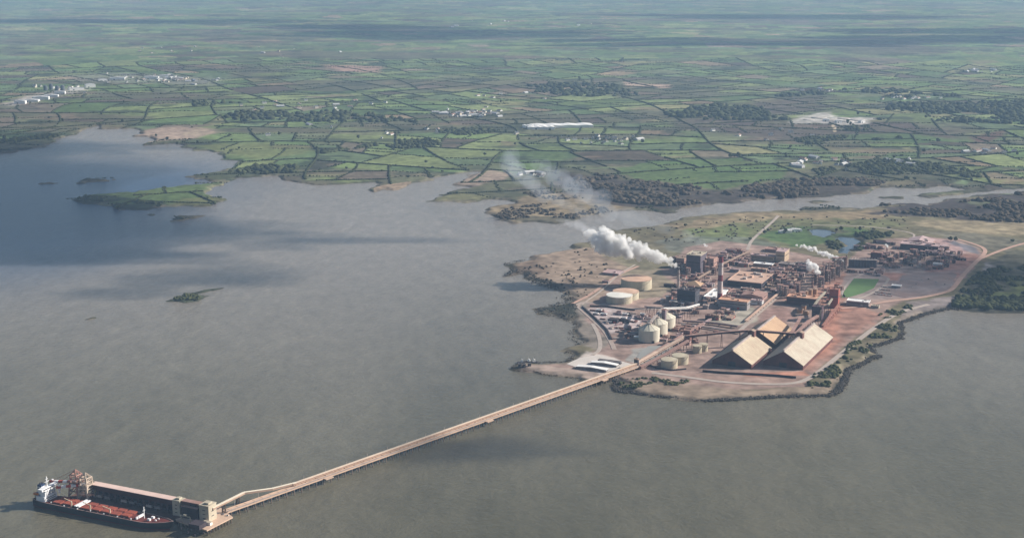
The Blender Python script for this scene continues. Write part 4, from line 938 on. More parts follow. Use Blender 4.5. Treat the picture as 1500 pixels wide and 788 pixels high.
# ---- chimneys
def chimney(label, px, py, h, r0, r1, bands, mats, cat='chimney'):
    x, y = at(px, py, 4); t = thing('chimney', label, cat, (x, y, 4), 0); z = -1.0
    for k in range(bands):
        a, b_ = (h+1)*k/bands, (h+1)*(k+1)/bands; ra = r0+(r1-r0)*k/bands; rb = r0+(r1-r0)*(k+1)/bands
        m = MB(); m.cyl(0, 0, z+a, ra, b_-a-.02, 24, rb); m.obj('band', mats[k % len(mats)] if k < bands-1 else mats[-1], t, False)
    m = MB(); m.cyl(0, 0, h, r1+.5, 1.2, 24); m.obj('rim', clad_dark, t)
    for q in (.5, .8):
        m = MB(); m.cyl(0, 0, h*q, r0+(r1-r0)*q+1.4, .5, 24); m.obj('walkway', rust, t)
    m = MB(); m.box(0, 0, -.5, r0*3, r0*3, 3.5); m.obj('plinth', concrete, t)
    return t
maroon = mat('maroon_paint', (.20, .045, .06), .7, .25, .1); pinkish = mat('faded_white_paint', (.52, .44, .42), .7, .12, .1)
chimney('tall banded chimney with dark red top in mid works', 1054, 446, 104, 6.0, 4.6, 8, [pinkish, maroon, pinkish, pinkish, maroon, pinkish, pinkish, maroon])
chimney('slim pale chimney giving off the big white plume', 993.5, 424, 45, 2.6, 2.2, 3, [pale_steel])
for k, (px, py, h) in enumerate([(1206,414,40),(1239,395,33),(1299,372,22),(1344,393,24),(1190,430,30),(1035,392,34),(1168,424,26)]):
    chimney(['thin stack in the digester block','thin stack with the right hand plume','short stack with a white puff, back right','short stack in the blue steam','thin stack behind the orange roof','stack at the boiler house','thin pale stack left of the orange roof'][k], px, py, h, 1.6, 1.3, 3, [pale_steel, clad_pink])
# ---- named buildings
block('warehouse', 'wide low warehouse with a big flat tan roof in mid works', 'warehouse', 1115, 423.5, 77, 104, 12, clad_dark, roof_tan, vents=8)
block('workshop', 'pink roofed workshop in front of the wide warehouse', 'workshop', 1117, 441.5, 48, 42, 9, clad_pink, clad_pink, roof='gable', rh=4)
block('workshop', 'small white ended workshop beside the pipe bridge', 'workshop', 1116, 447, 24, 14, 8, white_paint, roof_mauve)
block('turbine_hall', 'tall dark fronted hall right of the banded chimney base', 'hall', 1094, 455, 62, 24, 17, mat('hall_wall', (.26, .23, .23), .8, .15), roof_or)
block('bag_store', 'bright white block left of the banded chimney', 'store', 1051, 441.5, 31, 80, 7, white_paint, white_paint, vents=4, wins=False)
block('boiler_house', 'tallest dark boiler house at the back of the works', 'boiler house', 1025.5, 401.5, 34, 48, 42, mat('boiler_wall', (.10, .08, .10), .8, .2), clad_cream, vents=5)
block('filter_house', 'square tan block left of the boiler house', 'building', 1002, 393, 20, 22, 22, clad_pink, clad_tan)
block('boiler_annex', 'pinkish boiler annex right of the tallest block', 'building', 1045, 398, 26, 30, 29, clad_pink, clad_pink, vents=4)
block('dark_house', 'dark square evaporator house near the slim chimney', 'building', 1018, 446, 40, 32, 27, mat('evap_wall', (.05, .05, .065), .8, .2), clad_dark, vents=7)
block('evaporator_shed', 'tan hipped roof shed behind the dark evaporator house', 'shed', 1027, 424, 40, 34, 5, clad_tan, tan_sheet, roof='hip', rh=9, vents=0)
block('offices', 'tall office block with tan lit end, back middle', 'offices', 1149, 385, 22, 46, 25, mat('office_wall', (.40, .30, .21), .8), roof_mauve)
block('offices', 'long lower office wing left of the tall office block', 'offices', 1134, 384, 58, 20, 12, mat('office_wall', (.40, .30, .21), .8), roof_mauve, vents=4)
block('canteen', 'pink roofed canteen behind the office wing', 'building', 1146, 371, 44, 30, 6, clad_pink, clad_pink)
block('laboratory', 'long low laboratory with white roof before the offices', 'building', 1131, 393, 46, 20, 7, clad_tan, white_paint)
block('stores', 'small pale roofed store left of the laboratory', 'store', 1096, 391.5, 24, 18, 7, clad_tan, roof_mauve)
block('stores', 'low tan store just behind the wide warehouse', 'store', 1122, 399, 36, 13, 6, clad_tan, roof_tan)
block('stores', 'small grey store at the left back of the wide warehouse', 'store', 1082, 399.5, 22, 12, 6, clad_grey, roof_mauve)
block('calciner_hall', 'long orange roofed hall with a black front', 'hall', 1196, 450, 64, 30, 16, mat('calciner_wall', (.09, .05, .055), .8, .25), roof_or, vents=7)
block('red_tower', 'tall dark red tower coated in bauxite dust', 'tower', 1227, 452, 19, 15, 39, mat('red_tower_wall', (.30, .085, .065), .9, .25), red_dust, vents=2)
block('transfer_tower', 'dark purple transfer tower above the pale storage shed', 'tower', 1203, 470, 20, 18, 27, mat('transfer_wall', (.07, .04, .055), .85, .25), purple_steel)
block('pavilion', 'grey building with white roof below the playing field', 'building', 1272, 450, 46, 22, 9, clad_grey, white_paint)
block('gatehouse', 'thin white building at the corner of the playing field', 'building', 1287, 452, 16, 12, 4, clad_cream, clad_cream)
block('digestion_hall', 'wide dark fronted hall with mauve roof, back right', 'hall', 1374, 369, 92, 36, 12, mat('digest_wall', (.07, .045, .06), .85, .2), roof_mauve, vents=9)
block('mill_house', 'pink ridged mill house behind the wide dark hall', 'building', 1364, 361, 62, 60, 6, clad_pink, roof_mauve, roof='gable', rh=8)
block('mill_house', 'dark boxy mill house with pink rim, right of the tank row', 'building', 1291, 381, 26, 22, 16, mat('mill_wall', (.10, .05, .06), .85, .2), clad_pink)
block('control_block', 'white portal fronted block in the red yard at right', 'building', 1379, 393, 20, 12, 9, white_paint, white_paint)
block('substation', 'small dark substation near the right hand bend', 'building', 1415, 382, 22, 10, 4, clad_dark, clad_pink)
block('shed_lagoon', 'pale roofed low shed on the rough ground, back left', 'shed', 906, 404.5, 40, 40, 4, clad_grey, roof_mauve, vents=1)
block('hut', 'small hut beside the track, left of the largest tank', 'hut', 891, 415, 15, 10, 3.5, clad_grey, roof_mauve, vents=0)
block('lift_tower', 'thin dark lift tower among the white silos', 'tower', 973.5, 489, 7, 8, 47, mat('lift_wall', (.17, .13, .15), .85), clad_pink, vents=1, wins=False)
block('quay_shed', 'long white roofed shed on the quay, nearest the water', 'shed', 888, 545.5, 58, 11, 4, clad_grey, white_paint, roof='gable', rh=2, vents=0)
block('quay_shed', 'second long white roofed shed on the quay', 'shed', 903, 538.5, 50, 11, 4, clad_grey, white_paint, roof='gable', rh=2, vents=0)
block('quay_shed', 'low grey shed behind the two white quay sheds', 'shed', 909, 534, 44, 7, 3, clad_dark, clad_grey, vents=0)
block('pump_house', 'small tan pump house in the middle yard', 'building', 1053, 469.5, 14, 12, 9, clad_tan, clad_tan)
block('pump_house', 'dark pump house left of the tan one in the middle yard', 'building', 1044, 469.5, 16, 12, 8, clad_dark, rust)
block('parts_shed', 'pale shed beside the parked cars right of the playing field', 'shed', 1319, 422.5, 20, 14, 4, clad_grey, white_paint, vents=0)
block('junction_house', 'rusty junction house where the galleries meet', 'tower', 1010, 505, 13, 12, 26, rust, clad_pink)
block('junction_house', 'small dark junction tower at the foot of the jetty', 'tower', 934, 539, 7, 7, 15, clad_dark, clad_tan)
block('junction_house', 'pale box at the foot of the silo gallery', 'building', 941, 489, 12, 10, 9, pale_steel, pale_steel)
# ---- row of precipitation tanks and digester towers
for k in range(9):
    x, y = at(1247+k*4.35, 391.5+k*.15, 4); t = thing('process_tank', 'tall dark tank in the long row behind the playing field', 'tank', (x, y+6, 4), 0, 'row of tall dark tanks')
    m = MB(); m.cyl(0, 0, -1, 5.6, 19, 16); m.obj('shell', mat('dark_tank', (.10, .085, .10), .8, .2), t)
    m = MB(); m.cyl(0, 0, 18.05, 5.8, .6, 16, cone=1.2); m.obj('roof', pale_steel, t); m = MB(); m.box(0, 0, 19, 2, 2, 3); m.obj('agitator', pale_steel, t)
def process_tower(label, px, py, lx, ly, h, floors, m1, seed, group=None):
    r_ = random.Random(seed); x, y = at(px, py, 4); t = thing('process_tower', label, 'process tower', (x, y+ly/2, 4), VA, group)
    m = MB(); lattice(m, (0, 0, -.5), lx, ly, h+.5, floors, .7); m.obj('frame', m1, t)
    for k in range(1, floors+1):
        m = MB(); m.box(0, 0, h*k/floors-.2, lx*.9, ly*.9, .35); m.obj('platform', m1 if k < floors else clad_pink, t)
    for k in range(3):
        a = r_.uniform(-.25, .25)*lx; b_ = r_.uniform(-.25, .25)*ly; rr = r_.uniform(1.8, 3.0); hh = h*r_.uniform(.5, .85)
        m = MB(); m.cyl(a, b_, h*.12, rr, hh, 14, cone=rr*.6); m.obj('vessel', r_.choice([pale_steel, clad_pink, purple_steel, pale_steel]), t)
    m = MB(); m.beam((lx*.5+1.2, -ly*.3, 0), (lx*.5+1.2, -ly*.3, h*.9), .9); m.beam((lx*.5+1.2, -ly*.3, h*.9), (-lx*.2, ly*.2, h*.95), .9); m.obj('pipe', pale_steel, t)
    return t
pt = [(1195,421,14,13,34),(1202,416,13,13,40),(1210,411,14,12,42),(1217,407,13,12,36),(1224,402,14,12,38),(1231,398,13,12,33),(1237,394,12,11,28),(1203,424,12,11,28),(1213,416,11,10,30),(1220,411,11,10,28),(1227,406,11,10,26)]
for k, (px, py, a, b_, h) in enumerate(pt):
    process_tower('purple steel digester tower in the rising row left of the playing field', px, py, a, b_, h, 5, purple_steel if k % 3 else rust, k, 'digester towers')
for k, (px, py) in enumerate([(1160,437),(1151,434),(1168,432),(1176,441),(1143,432)]):
    process_tower('pink steel frame beside the orange roofed hall', px, py, 11, 11, 18+k % 3*4, 3, clad_pink, 50+k, 'frames by the orange roofed hall')
for k, (px, py) in enumerate([(1000,398),(1008,404),(1036,402),(1046,403)]):
    process_tower('small steel frame at the foot of the boiler house', px, py, 10, 9, 18, 3, rust, 60+k, 'boiler house frames')
for k, (px, py) in enumerate([(1304,385),(1314,381),(1352,381),(1362,389),(1388,384),(1330,388),(1322,377),(1341,376)]):
    process_tower('dark steel frame among the red stained units at the right', px, py, 12, 11, 13+k % 3*4, 3, purple_steel, 70+k, 'frames of the right hand units')
for k, (px, py, r_, h) in enumerate([(1173,459,7,7),(1181,462,6,8),(1178,455,5,9),(1187,433,6,12),(1194,432,6,12),(1181,434,5,10)]):
    tank('round brown vessel by the orange roofed hall', px, py, r_, h, mat('brown_vessel', (.38, .22, .13), .85, .2), clad_tan, 'brown vessels', .3, 'vessel', cat='vessel', rings=1, stair=False)
for k, (px, py) in enumerate([(1032,398.5),(1038.5,398),(1044,397)]):
    tank('tall pink ash silo beside the boiler house', px, py, 4.5, 26, clad_pink, clad_tan, 'ash silos', .3, 'ash_silo', cat='silo', rings=1, stair=False)
for k, (px, py) in enumerate([(978,440),(984,446),(990,448),(1000,450),(970,444)]):
    tank('small pale tank at the foot of the dark evaporator house', px, py, 3.6, 8, pale_steel, white_paint, 'small pale tanks', .2, cat='tank', rings=1, stair=False)
for k, (px, py) in enumerate([(1393,373),(1385,364),(1377,372),(1398,378)]):
    tank('round settling tank behind the red yard', px, py, 11, 5, clad_cream, roof_mauve, 'settling tanks', .1, cat='tank', rings=1)
# ---- smaller units filling the works, each a thing of its own
def frame_obj(kind, px, py, r_, rot):
    x, y = at(px, py, 4)
    return x, y
ZONES = [  # polygon, count, words, group, kinds, max height, roofs
 ([(990,452),(1090,458),(1080,470),(1000,470),(975,462)], 12, 'in the open middle yard', 'middle yard', 5, [roof_mauve, clad_tan, clad_grey]),
 ([(955,490),(1000,478),(1060,486),(1040,500),(1000,508),(975,512)], 20, 'between the silos and the storage sheds', 'silo side', 5, [clad_pink, roof_mauve, rust]),
 ([(1062,424),(1112,427),(1112,436),(1050,448),(1056,432)], 22, 'in front of the wide warehouse', 'warehouse front', 5, [pale_steel, clad_pink, roof_tan]),
 ([(1125,402),(1175,392),(1190,405),(1160,430),(1130,430),(1125,415)], 40, 'between warehouse and digester towers', 'central units', 9, [clad_pink, roof_mauve, clad_tan, rust]),
 ([(1060,372),(1098,368),(1100,392),(1066,396),(1050,392)], 24, 'behind the banded chimney', 'back units', 7, [clad_pink, roof_mauve, purple_steel]),
 ([(1130,392),(1190,384),(1190,394),(1135,402)], 16, 'right of the laboratory', 'laboratory side', 5, [roof_mauve, purple_steel, pale_steel]),
 ([(990,405),(1050,404),(1050,420),(1028,432),(1000,420)], 16, 'around the tan hipped shed', 'evaporator side', 7, [roof_mauve, clad_pink, rust]),
 ([(1288,372),(1340,368),(1400,368),(1415,380),(1390,396),(1320,394),(1288,392)], 46, 'in the right hand red stained block', 'right block', 9, [roof_mauve, purple_steel, clad_pink, red_dust]),
 ([(1262,362),(1300,356),(1320,362),(1316,372),(1280,376)], 12, 'behind the tank row at the right', 'back right', 6, [roof_mauve, purple_steel]),
 ([(1240,396),(1300,396),(1300,406),(1262,404),(1240,404)], 10, 'between tank row and playing field', 'field edge', 4, [clad_pink, rust, roof_mauve]),
 ([(1208,428),(1234,418),(1232,440),(1222,450)], 8, 'beside the red tower', 'red tower side', 8, [red_dust, rust]),
 ([(985,420),(1050,440),(1040,452),(985,450)], 16, 'around the dark evaporator house', 'dark house side', 8, [purple_steel, pale_steel, clad_dark]),
 ([(990,382),(1050,378),(1052,398),(990,396)], 16, 'around the boiler house', 'boiler side', 12, [clad_pink, purple_steel, pale_steel]),
]
def in_px(poly, px, py):
    return bool(inside(poly, np.array([px]), np.array([py]))[0])
for zi, (poly, n, words_, gr, hmax, roofs) in enumerate(ZONES):
    x0, x1 = min(p[0] for p in poly), max(p[0] for p in poly); y0, y1 = min(p[1] for p in poly), max(p[1] for p in poly)
    for k in range(int(n*1.5)):
        while True:
            px, py = rng.uniform(x0, x1), rng.uniform(y0, y1)
            if in_px(poly, px, py): break
        q = rng.random(); h = rng.uniform(.45, 1)*hmax; rm = rng.choice(roofs)
        if q < .5:
            big = 'long' if rng.random() < .4 else 'small'; lx = rng.uniform(20, 38) if big == 'long' else rng.uniform(8, 16)
            lab = f'{big} low plant building {words_}'
            block('plant_building', lab, 'building', px, py, lx, rng.uniform(6, 12), h, rng.choice([clad_grey, clad_dark, clad_pink, rust]), rm, VA if rng.random() < .8 else VA+math.pi/2, f'{gr} {big} buildings', vents=1)
        elif q < .72:
            tank(f'small round process tank {words_}', px, py, rng.uniform(2.5, 5.5), h, rng.choice([pale_steel, clad_pink, purple_steel]), rm, f'{gr} tanks', .15, 'process_tank', rings=1, stair=False)
        else:
            process_tower(f'low open steel unit {words_}', px, py, rng.uniform(7, 13), rng.uniform(6, 10), h*1.3+2, 2, rng.choice([purple_steel, rust, clad_pink]), 1000+zi*100+k, f'{gr} steel units')
# ---- material stacks of the lay-down yard left of the silos
for k in range(62):
    while True:
        px, py = rng.uniform(858, 958), rng.uniform(452, 505)
        if in_px([(862,453),(905,455),(948,462),(958,474),(930,486),(915,503),(902,500),(893,482),(878,468)], px, py): break
    x, y = at(px, py, 4); v = rng.random()
    if v < .45:
        t = thing('pipe_stack', 'stack of pale pipes in the lay-down yard left of the silos', 'pipe stack', (x, y, 4), rng.choice([0, .4, VA, 1.2]), 'pipe stacks')
        m = MB(); n = 5
        for q in range(n): m.beam((-7, q*1.3-3, .9), (7, q*1.3-3, .9), 1.1)
        for q in range(n-1): m.beam((-7, q*1.3-2.35, 2.0), (7, q*1.3-2.35, 2.0), 1.1)
        cw = rng.choice([('pale', pale_steel), ('mauve', roof_mauve), ('rusty', rust)]); m.obj('pipes', cw[1], t); t['label'] = f'stack of {cw[0]} pipes in the lay-down yard left of the silos'; t['group'] = cw[0]+' pipe stacks'; m = MB()
        for q in (-5, 0, 5): m.box(q, -.4, -.3, .5, 8, .7)
        m.obj('bearer', rust, t)
    elif v < .8:
        t = thing('container', 'container in the lay-down yard left of the silos', 'container', (x, y, 4), rng.choice([0, VA, VA, 1.1]), 'yard containers')
        m = MB(); m.box(0, 0, 0, 12.2, 2.6, 2.7)
        for q in range(12): m.box(-5.6+q, 0, .1, .3, 2.7, 2.5)
        cw = rng.choice([('pale', pale_steel), ('pink', clad_pink), ('black', clad_dark), ('rusty', rust)]); m.obj('body', cw[1], t); t['label'] = f'{cw[0]} container in the lay-down yard left of the silos'; t['group'] = cw[0]+' yard containers'; m = MB(); m.box(6.15, 0, .1, .1, 2.3, 2.4); m.obj('door', clad_grey, t)
    else:
        block('yard_hut', 'small hut in the lay-down yard left of the silos', 'hut', px, py, rng.uniform(7, 14), 5, 3, clad_grey, rng.choice([white_paint, roof_mauve]), VA, 'yard huts', vents=0)
block('yard_shed', 'dark roofed open shed in the lay-down yard', 'shed', 904, 474, 20, 14, 6, clad_dark, clad_dark, vents=0)
block('yard_shed', 'long dark shed in the lay-down yard, below the bund', 'shed', 921, 473.5, 26, 6, 5, clad_dark, clad_dark, vents=0)
# ---- parked cars and trucks
def make_car(name, L_, Wd, hb, hc, m):
    t = thing(name, 'car', 'car')
    b_ = MB(); b_.prism([(-L_/2, -Wd/2), (L_/2-.2, -Wd/2), (L_/2, -Wd/2+.3), (L_/2, Wd/2-.3), (L_/2-.2, Wd/2), (-L_/2, Wd/2)], .35, hb); b_.obj('body', m, t)
    V = [(-L_*.38, -Wd*.46, hb), (L_*.22, -Wd*.46, hb), (L_*.22, Wd*.46, hb), (-L_*.38, Wd*.46, hb), (-L_*.28, -Wd*.38, hc), (L_*.08, -Wd*.38, hc), (L_*.08, Wd*.38, hc), (-L_*.28, Wd*.38, hc)]
    b_ = MB(); b_.add(V, [(3, 2, 1, 0), (4, 5, 6, 7), (0, 1, 5, 4), (1, 2, 6, 5), (2, 3, 7, 6), (3, 0, 4, 7)]); b_.obj('cabin', glassd, t)
    for a in (-1, 1):
        for c in (-1, 1): b_ = MB(); b_.beam((a*L_*.31, c*(Wd/2-.2), .35), (a*L_*.31, c*(Wd/2+.02), .35), .7); b_.obj('wheel', clad_dark, t)
    return t
CARC = [('white', white_paint), ('red', red_paint), ('dark', clad_dark), ('silver', mat('silver_paint', (.5, .5, .52), .4, .05)), ('blue', mat('blue_paint', (.06, .12, .30), .4, .1))]
cars = [make_car('parked_car', 4.4, 1.8, .95, 1.5, c[1]) for c in CARC]; cu = [False]*5
def put_car(px, py, v, rot, where):
    x, y = at(px, py, 4); l = f'{CARC[v][0]} car parked {where}'
    if not cu[v]: t = cars[v]; t.location = (x, y, 4.45); t.rotation_euler.z = rot; tag(t, l, None, l+'s'); cu[v] = True
    else: dup(cars[v], (x, y, 4.45), rot, l, l+'s')
for r_, (a, b_, n) in enumerate([((1281,431), (1306,434), 13), ((1283,428), (1305,431), 12), ((1289,424), (1303,426), 8), ((1291,420.5), (1301,421.5), 7)]):
    for k in range(n):
        f = k/(n-1); put_car(a[0]+(b_[0]-a[0])*f, a[1]+(b_[1]-a[1])*f, rng.choice([0, 1, 2, 2, 3, 4]), VA+math.pi/2, 'in the rows right of the playing field')
for (px, py) in [(1336,421),(1342,417),(1350,411),(1360,409),(1371,414),(1384,417),(1388,409)]:
    put_car(px, py, rng.choice([0, 2, 3]), rng.uniform(0, 3), 'on the grey yard at the right')
for (px, py) in [(1066,431),(1072,432),(1078,432),(1084,433),(1100,431),(1106,432)]:
    put_car(px, py, rng.choice([0, 1, 3]), VA, 'in front of the wide warehouse')
# ---- tug and crane at the quay tip
def small_boat(label, px, py, L_, rot):
    x, y = at(px, py, 0); t = thing('workboat', label, 'boat', (x, y, 0), rot)
    h = [(-L_/2, -L_*.14), (L_*.25, -L_*.15), (L_/2, 0), (L_*.25, L_*.15), (-L_/2, L_*.14)]; m = MB(); m.prism(h, -.6, 1.8); m.obj('hull', clad_dark, t)
    m = MB(); m.box(-L_*.05, 0, 1.82, L_*.3, L_*.17, 2.6); m.box(0, 0, 4.42, L_*.16, L_*.14, 2.0); m.obj('wheelhouse', white_paint, t)
    m = MB(); m.beam((-L_*.1, 0, 4.4), (-L_*.1, 0, 10), .35); m.obj('mast', white_paint, t)
for k, (px, py, r_) in enumerate([(765,531.5,.1),(775,530.5,-.2),(783,531,.3)]): small_boat(['dark workboat moored at the quay tip, outermost','dark workboat moored in the middle of the quay tip','dark workboat moored nearest the shore'][k], px, py, 17, r_)
for k, (px, py) in enumerate([(764,537),(770,537.5),(778,536.5)]):
    block('quay_hut', 'small dark hut on the end of the quay spit', 'hut', px, py, 6, 5, 4, clad_dark, clad_grey, 0, 'quay huts', vents=0)
# ================================================================== JETTY
deckm = mat('jetty_deck', (.56, .40, .30), .9, .12, .05); pile = mat('jetty_pile', (.13, .095, .075), .9, .3, .3)
J0 = Vector((*at(333, 750, 9), 0)); J1 = Vector((*at(938, 536, 9), 0)); JL = (J1-J0).length; JA = math.atan2((J1-J0).y, (J1-J0).x)
jt = thing('jetty', 'long straight trestle jetty reaching from the works to the ship berth', 'jetty', (J0.x, J0.y, 0), JA)
m = MB(); m.box(JL/2, 5, 7.6, JL, 11, 1.4); dk = m.obj('deck', deckm, jt)
m = MB()
for s in (-.4, 10.4): m.box(JL/2, s, 9.02, JL, .4, .5)
m.obj('kerb', deckm, dk)
m = MB(); n = int(JL/14)
for k in range(n): m.box(7+k*14, 5, 9.02, .5, 10.4, .06)
m.obj('deck_joint', pile, dk)
m = MB()
for k in range(int(JL/6)): m.beam((3+k*6, -.4, 9.5), (3+k*6, -.4, 10.6), .15)
m.beam((0, -.4, 10.6), (JL, -.4, 10.6), .15); m.obj('railing', pale_steel, jt)
for k in range(68):
    a = 6+k*(JL-12)/67; m = MB()
    m.box(a, 5, 6.4, 1.8, 12.5, 1.2)
    for y in (-.2, 5, 10.2): m.beam((a, y, 6.4), (a+(.0), y+(-1.2 if y < 2 else 1.2 if y > 8 else 0), -3), 1.2)
    m.obj('pile_bent', pile, jt)
for k in range(22):
    m = MB(); m.beam((20+k*40, 10.6, 9.0), (20+k*40, 10.6, 17.5), .3); m.beam((20+k*40, 10.6, 17.5), (20+k*40, 8.6, 17.9), .25); m.obj('lamp_post', pale_steel, jt)
m = MB()
for q in range(3): m.box(JL/2, 1.0+q*.9, 9.1, JL-4, .5, .55)
m.obj('pipeline', pale_steel, jt)
for k in (13, 38, 60):
    m = MB(); m.box(k*JL/68, -3.5, 7.8, 14, 6, 1.2); m.obj('passing_bay', deckm, jt)
cx_, sx_ = math.cos(JA), math.sin(JA)
def jp(u, v, z): return (J0.x+u*cx_-v*sx_, J0.y+u*sx_+v*cx_, z)
t = thing('conveyor_gallery', 'long covered conveyor lying along the far side of the jetty', 'conveyor', (J0.x, J0.y, 0), JA)
m = MB(); m.box((JL+118)/2, 8.2, 10.4, JL-118, 3.6, 2.6); m.obj('gallery', deckm, t); m = MB(); m.box((JL+118)/2, 8.2, 13.02, JL-118, 4.1, .3); m.obj('roof', mat('gallery_roof', (.68, .55, .43), .8, .08, .1), t)
m = MB(); m.box((JL+118)/2, 6.35, 11.4, JL-118, .1, .8); m.obj('window', rust, t)
for k in range(44):
    a = 122+k*(JL-126)/43; m = MB(); m.box(a, 8.2, 9.02, .8, 3.2, 1.38); m.obj('support', pile, t)
# ================================================================== BERTH, SHIP, UNLOADERS  (frame along the ship, x from stern to bow)
SA = R(-24.5); S0 = Vector((*at(56, 736, 0), 0)); cs_, ss_ = math.cos(SA), math.sin(SA)
def sp(u, v): return (S0.x+u*cs_-v*ss_, S0.y+u*ss_+v*cs_)
def spi(x, y): x -= S0.x; y -= S0.y; return x*cs_+y*ss_, -x*ss_+y*cs_
hull_black = mat('hull_black', (.018, .018, .022), .5, .2, .1, spec=.4); hull_red = mat('boot_red', (.13, .02, .02), .6, .2, .1); deck_red = mat('deck_red', (.13, .028, .022), .8, .25, .1)
hatch_red = mat('hatch_orange', (.27, .07, .045), .75, .2, .15); shipwhite = mat('ship_white', (.80, .80, .82), .5, .05, .1)
ship = thing('cargo_ship', 'black hulled bulk carrier with red deck moored at the berth', 'ship', (S0.x, S0.y, 0), SA)
LS, BS = 222.0, 28.0
def outline(sc_=1.0, bow=0.0, z=0):
    pts = []
    for k in range(25):
        u = k/24; x = u*LS
        if u < .10: wd = .70+.30*math.sin(u/.10*math.pi/2)
        elif u > .80: wd = math.cos((u-.80)/.20*math.pi/2)**.75 if u < 1 else 0
        else: wd = 1
        pts.append((x+bow*max(0, (u-.8)/.2), -wd*BS/2*sc_))
    o_ = [p for p in pts]; return o_+[(x, -y) for x, y in reversed(pts[:-1])]
def loft(rings, name, m, parent, cap=True):
    b_ = MB(); n = len(rings[0][0]); V = []; Fc = []
    for pts, z in rings: V += [(x, y, z if not callable(z) else z(x)) for x, y in pts]
    for r_ in range(len(rings)-1):
        for k in range(n): j = (k+1) % n; Fc.append((r_*n+k, r_*n+j, (r_+1)*n+j, (r_+1)*n+k))
    if cap: Fc.append(tuple(range((len(rings)-1)*n, len(rings)*n)))
    b_.add(V, Fc); return b_.obj(name, m, parent)
sheer = lambda x: 9.5+(2.6*max(0, (x-188)/34)**1.5)
loft([(outline(.93), -1.2), (outline(.97), 1.6)], 'boot_topping', hull_red, ship, False)
hl = loft([(outline(.97), 1.6), (outline(1.0, 3), 5), (outline(1.0, 6), sheer)], 'hull', hull_black, ship, False)
loft([(outline(.985, 5.5), lambda x: sheer(x)-.9), (outline(.985, 5.5), lambda x: sheer(x)-.8)], 'deck', deck_red, ship)
m = MB(); P = outline(1.0, 6)
for a, b_ in zip(P, P[1:]+P[:1]): m.beam((a[0], a[1], sheer(a[0])+.1), (b_[0], b_[1], sheer(b_[0])+.1), .5, .35)
m.obj('bulwark_rail', mat('rail_pink', (.55, .38, .34), .7, .1), hl)
for k in range(8):                      # hatches
    x = 43+k*16.2; m = MB(); m.box(x, 0, 8.7, 12.6, 17, 1.9); cm_ = m.obj('hatch_coaming', deck_red, ship)
    m = MB(); m.box(x, -5.2 if k % 3 else -7, 10.62, 12.8, 8.4, 1.3); m.box(x, 5.2 if k % 3 else 7, 10.62, 12.8, 8.4, 1.3)
    for q in range(5): m.box(x-5+q*2.5, 0, 11.93, .5, 18 if k % 3 else 10, .35)
    m.obj('hatch_cover', hatch_red, cm_)
m = MB(); m.box(76, 0, 11.95, 3.2, 25, 1.4); m.box(81, 0, 11.95, 3.2, 25, 1.4); m.obj('hatch_gantry', shipwhite, ship)
for x in (68, 100, 133):
    m = MB(); m.cyl(x, -10, 8.7, .9, 9, 10); m.beam((x, -10, 17), (x-13, -9, 19), .8); m.obj('deck_crane', mat('crane_buff', (.62, .5, .36), .7), ship)
m = MB(); m.box(16, 0, 8.7, 15, 24, 7); h1 = m.obj('accommodation', shipwhite, ship)
m = MB(); m.box(17, 0, 15.72, 12, 20, 5.2); m.box(18, 0, 20.94, 9.5, 18, 3.2); m.obj('upper_decks', shipwhite, ship)
m = MB(); m.box(19, 0, 24.16, 7.5, 30, 3.1); br = m.obj('bridge', shipwhite, ship)
m = MB(); m.box(22.8, 0, 25.1, .12, 26, 1.3)
for z in (10.5, 13, 17, 19.3, 22): m.box(23.6 if z < 15.5 else 23.1, 0, z, .12, 18, .8)
m.obj('glazing', glassd, br)
m = MB(); m.beam((18, 0, 27.2), (18, 0, 41), .9); m.beam((18, -4, 34), (18, 4, 34), .5); m.beam((18, -2.5, 37.5), (18, 2.5, 37.5), .4); m.beam((15, -1, 27.2), (18, 0, 35), .4); m.obj('mast', shipwhite, ship)
m = MB(); m.prism([(4.5, -4), (11, -4), (11, 4), (4.5, 4)], 15.7, 28.5); fn = m.obj('funnel', mat('funnel_blue', (.03, .05, .11), .5, .1), ship)
m = MB(); m.box(7.8, 0, 24, 6.7, 8.2, 2.0); m.obj('funnel_band', shipwhite, fn); m = MB(); m.cyl(7, -1.5, 28.5, .8, 2.4, 10); m.cyl(8.5, 1.5, 28.5, .8, 2.4, 10); m.obj('exhaust', clad_dark, fn)
for s in (-1, 1):
    m = MB(); m.box(8, s*10.5, 17, 8, 2.8, 2.6); m.obj('lifeboat', mat('lifeboat_orange', (.6, .2, .06), .6), ship)
    m = MB(); m.beam((23, s*11, 8.7), (23, s*4, 24), 1.2); m.obj('bridge_brace', shipwhite, ship)
m = MB(); m.box(9, 0, 15.7, 11, 20, 2.6); m.obj('aft_house', mat('ship_blue', (.16, .24, .42), .6, .1), ship)
m = MB(); m.beam((2, 0, 8.7), (2, 0, 20), .6); m.box(2, 0, 8.7, 5, 10, 4); m.obj('stern_house', clad_cream, ship)
m = MB(); m.beam((181, 0, 9), (181, 0, 25), .8); m.beam((181, -2.5, 20), (181, 2.5, 20), .4); m.obj('foremast', shipwhite, ship)
for k in range(26):                     # vents, winches and lockers along the deck edges
    m = MB(); u = 34+k*5.6; v = (11.6 if k % 2 else -11.6)
    if k % 3: m.box(u, v, 8.7, 1.8, 1.4, 1.6)
    else: m.cyl(u, v, 8.7, .6, 2.6, 8, .9)
    m.obj('deck_fitting', [shipwhite, deck_red, rust, clad_cream][k % 4], ship)
m = MB()
for v in (-9.4, 9.4):
    for q in range(2): m.beam((30, v+q*.7, 9.3), (172, v+q*.7, 9.3), .4)
m.obj('deck_pipe', rust, ship)
m = MB()
for s in (-1, 1): m.box(192, s*4, 9.3, 4, 3, 2.6); m.cyl(202, s*3, 9.8, 1.2, 1.8, 10)
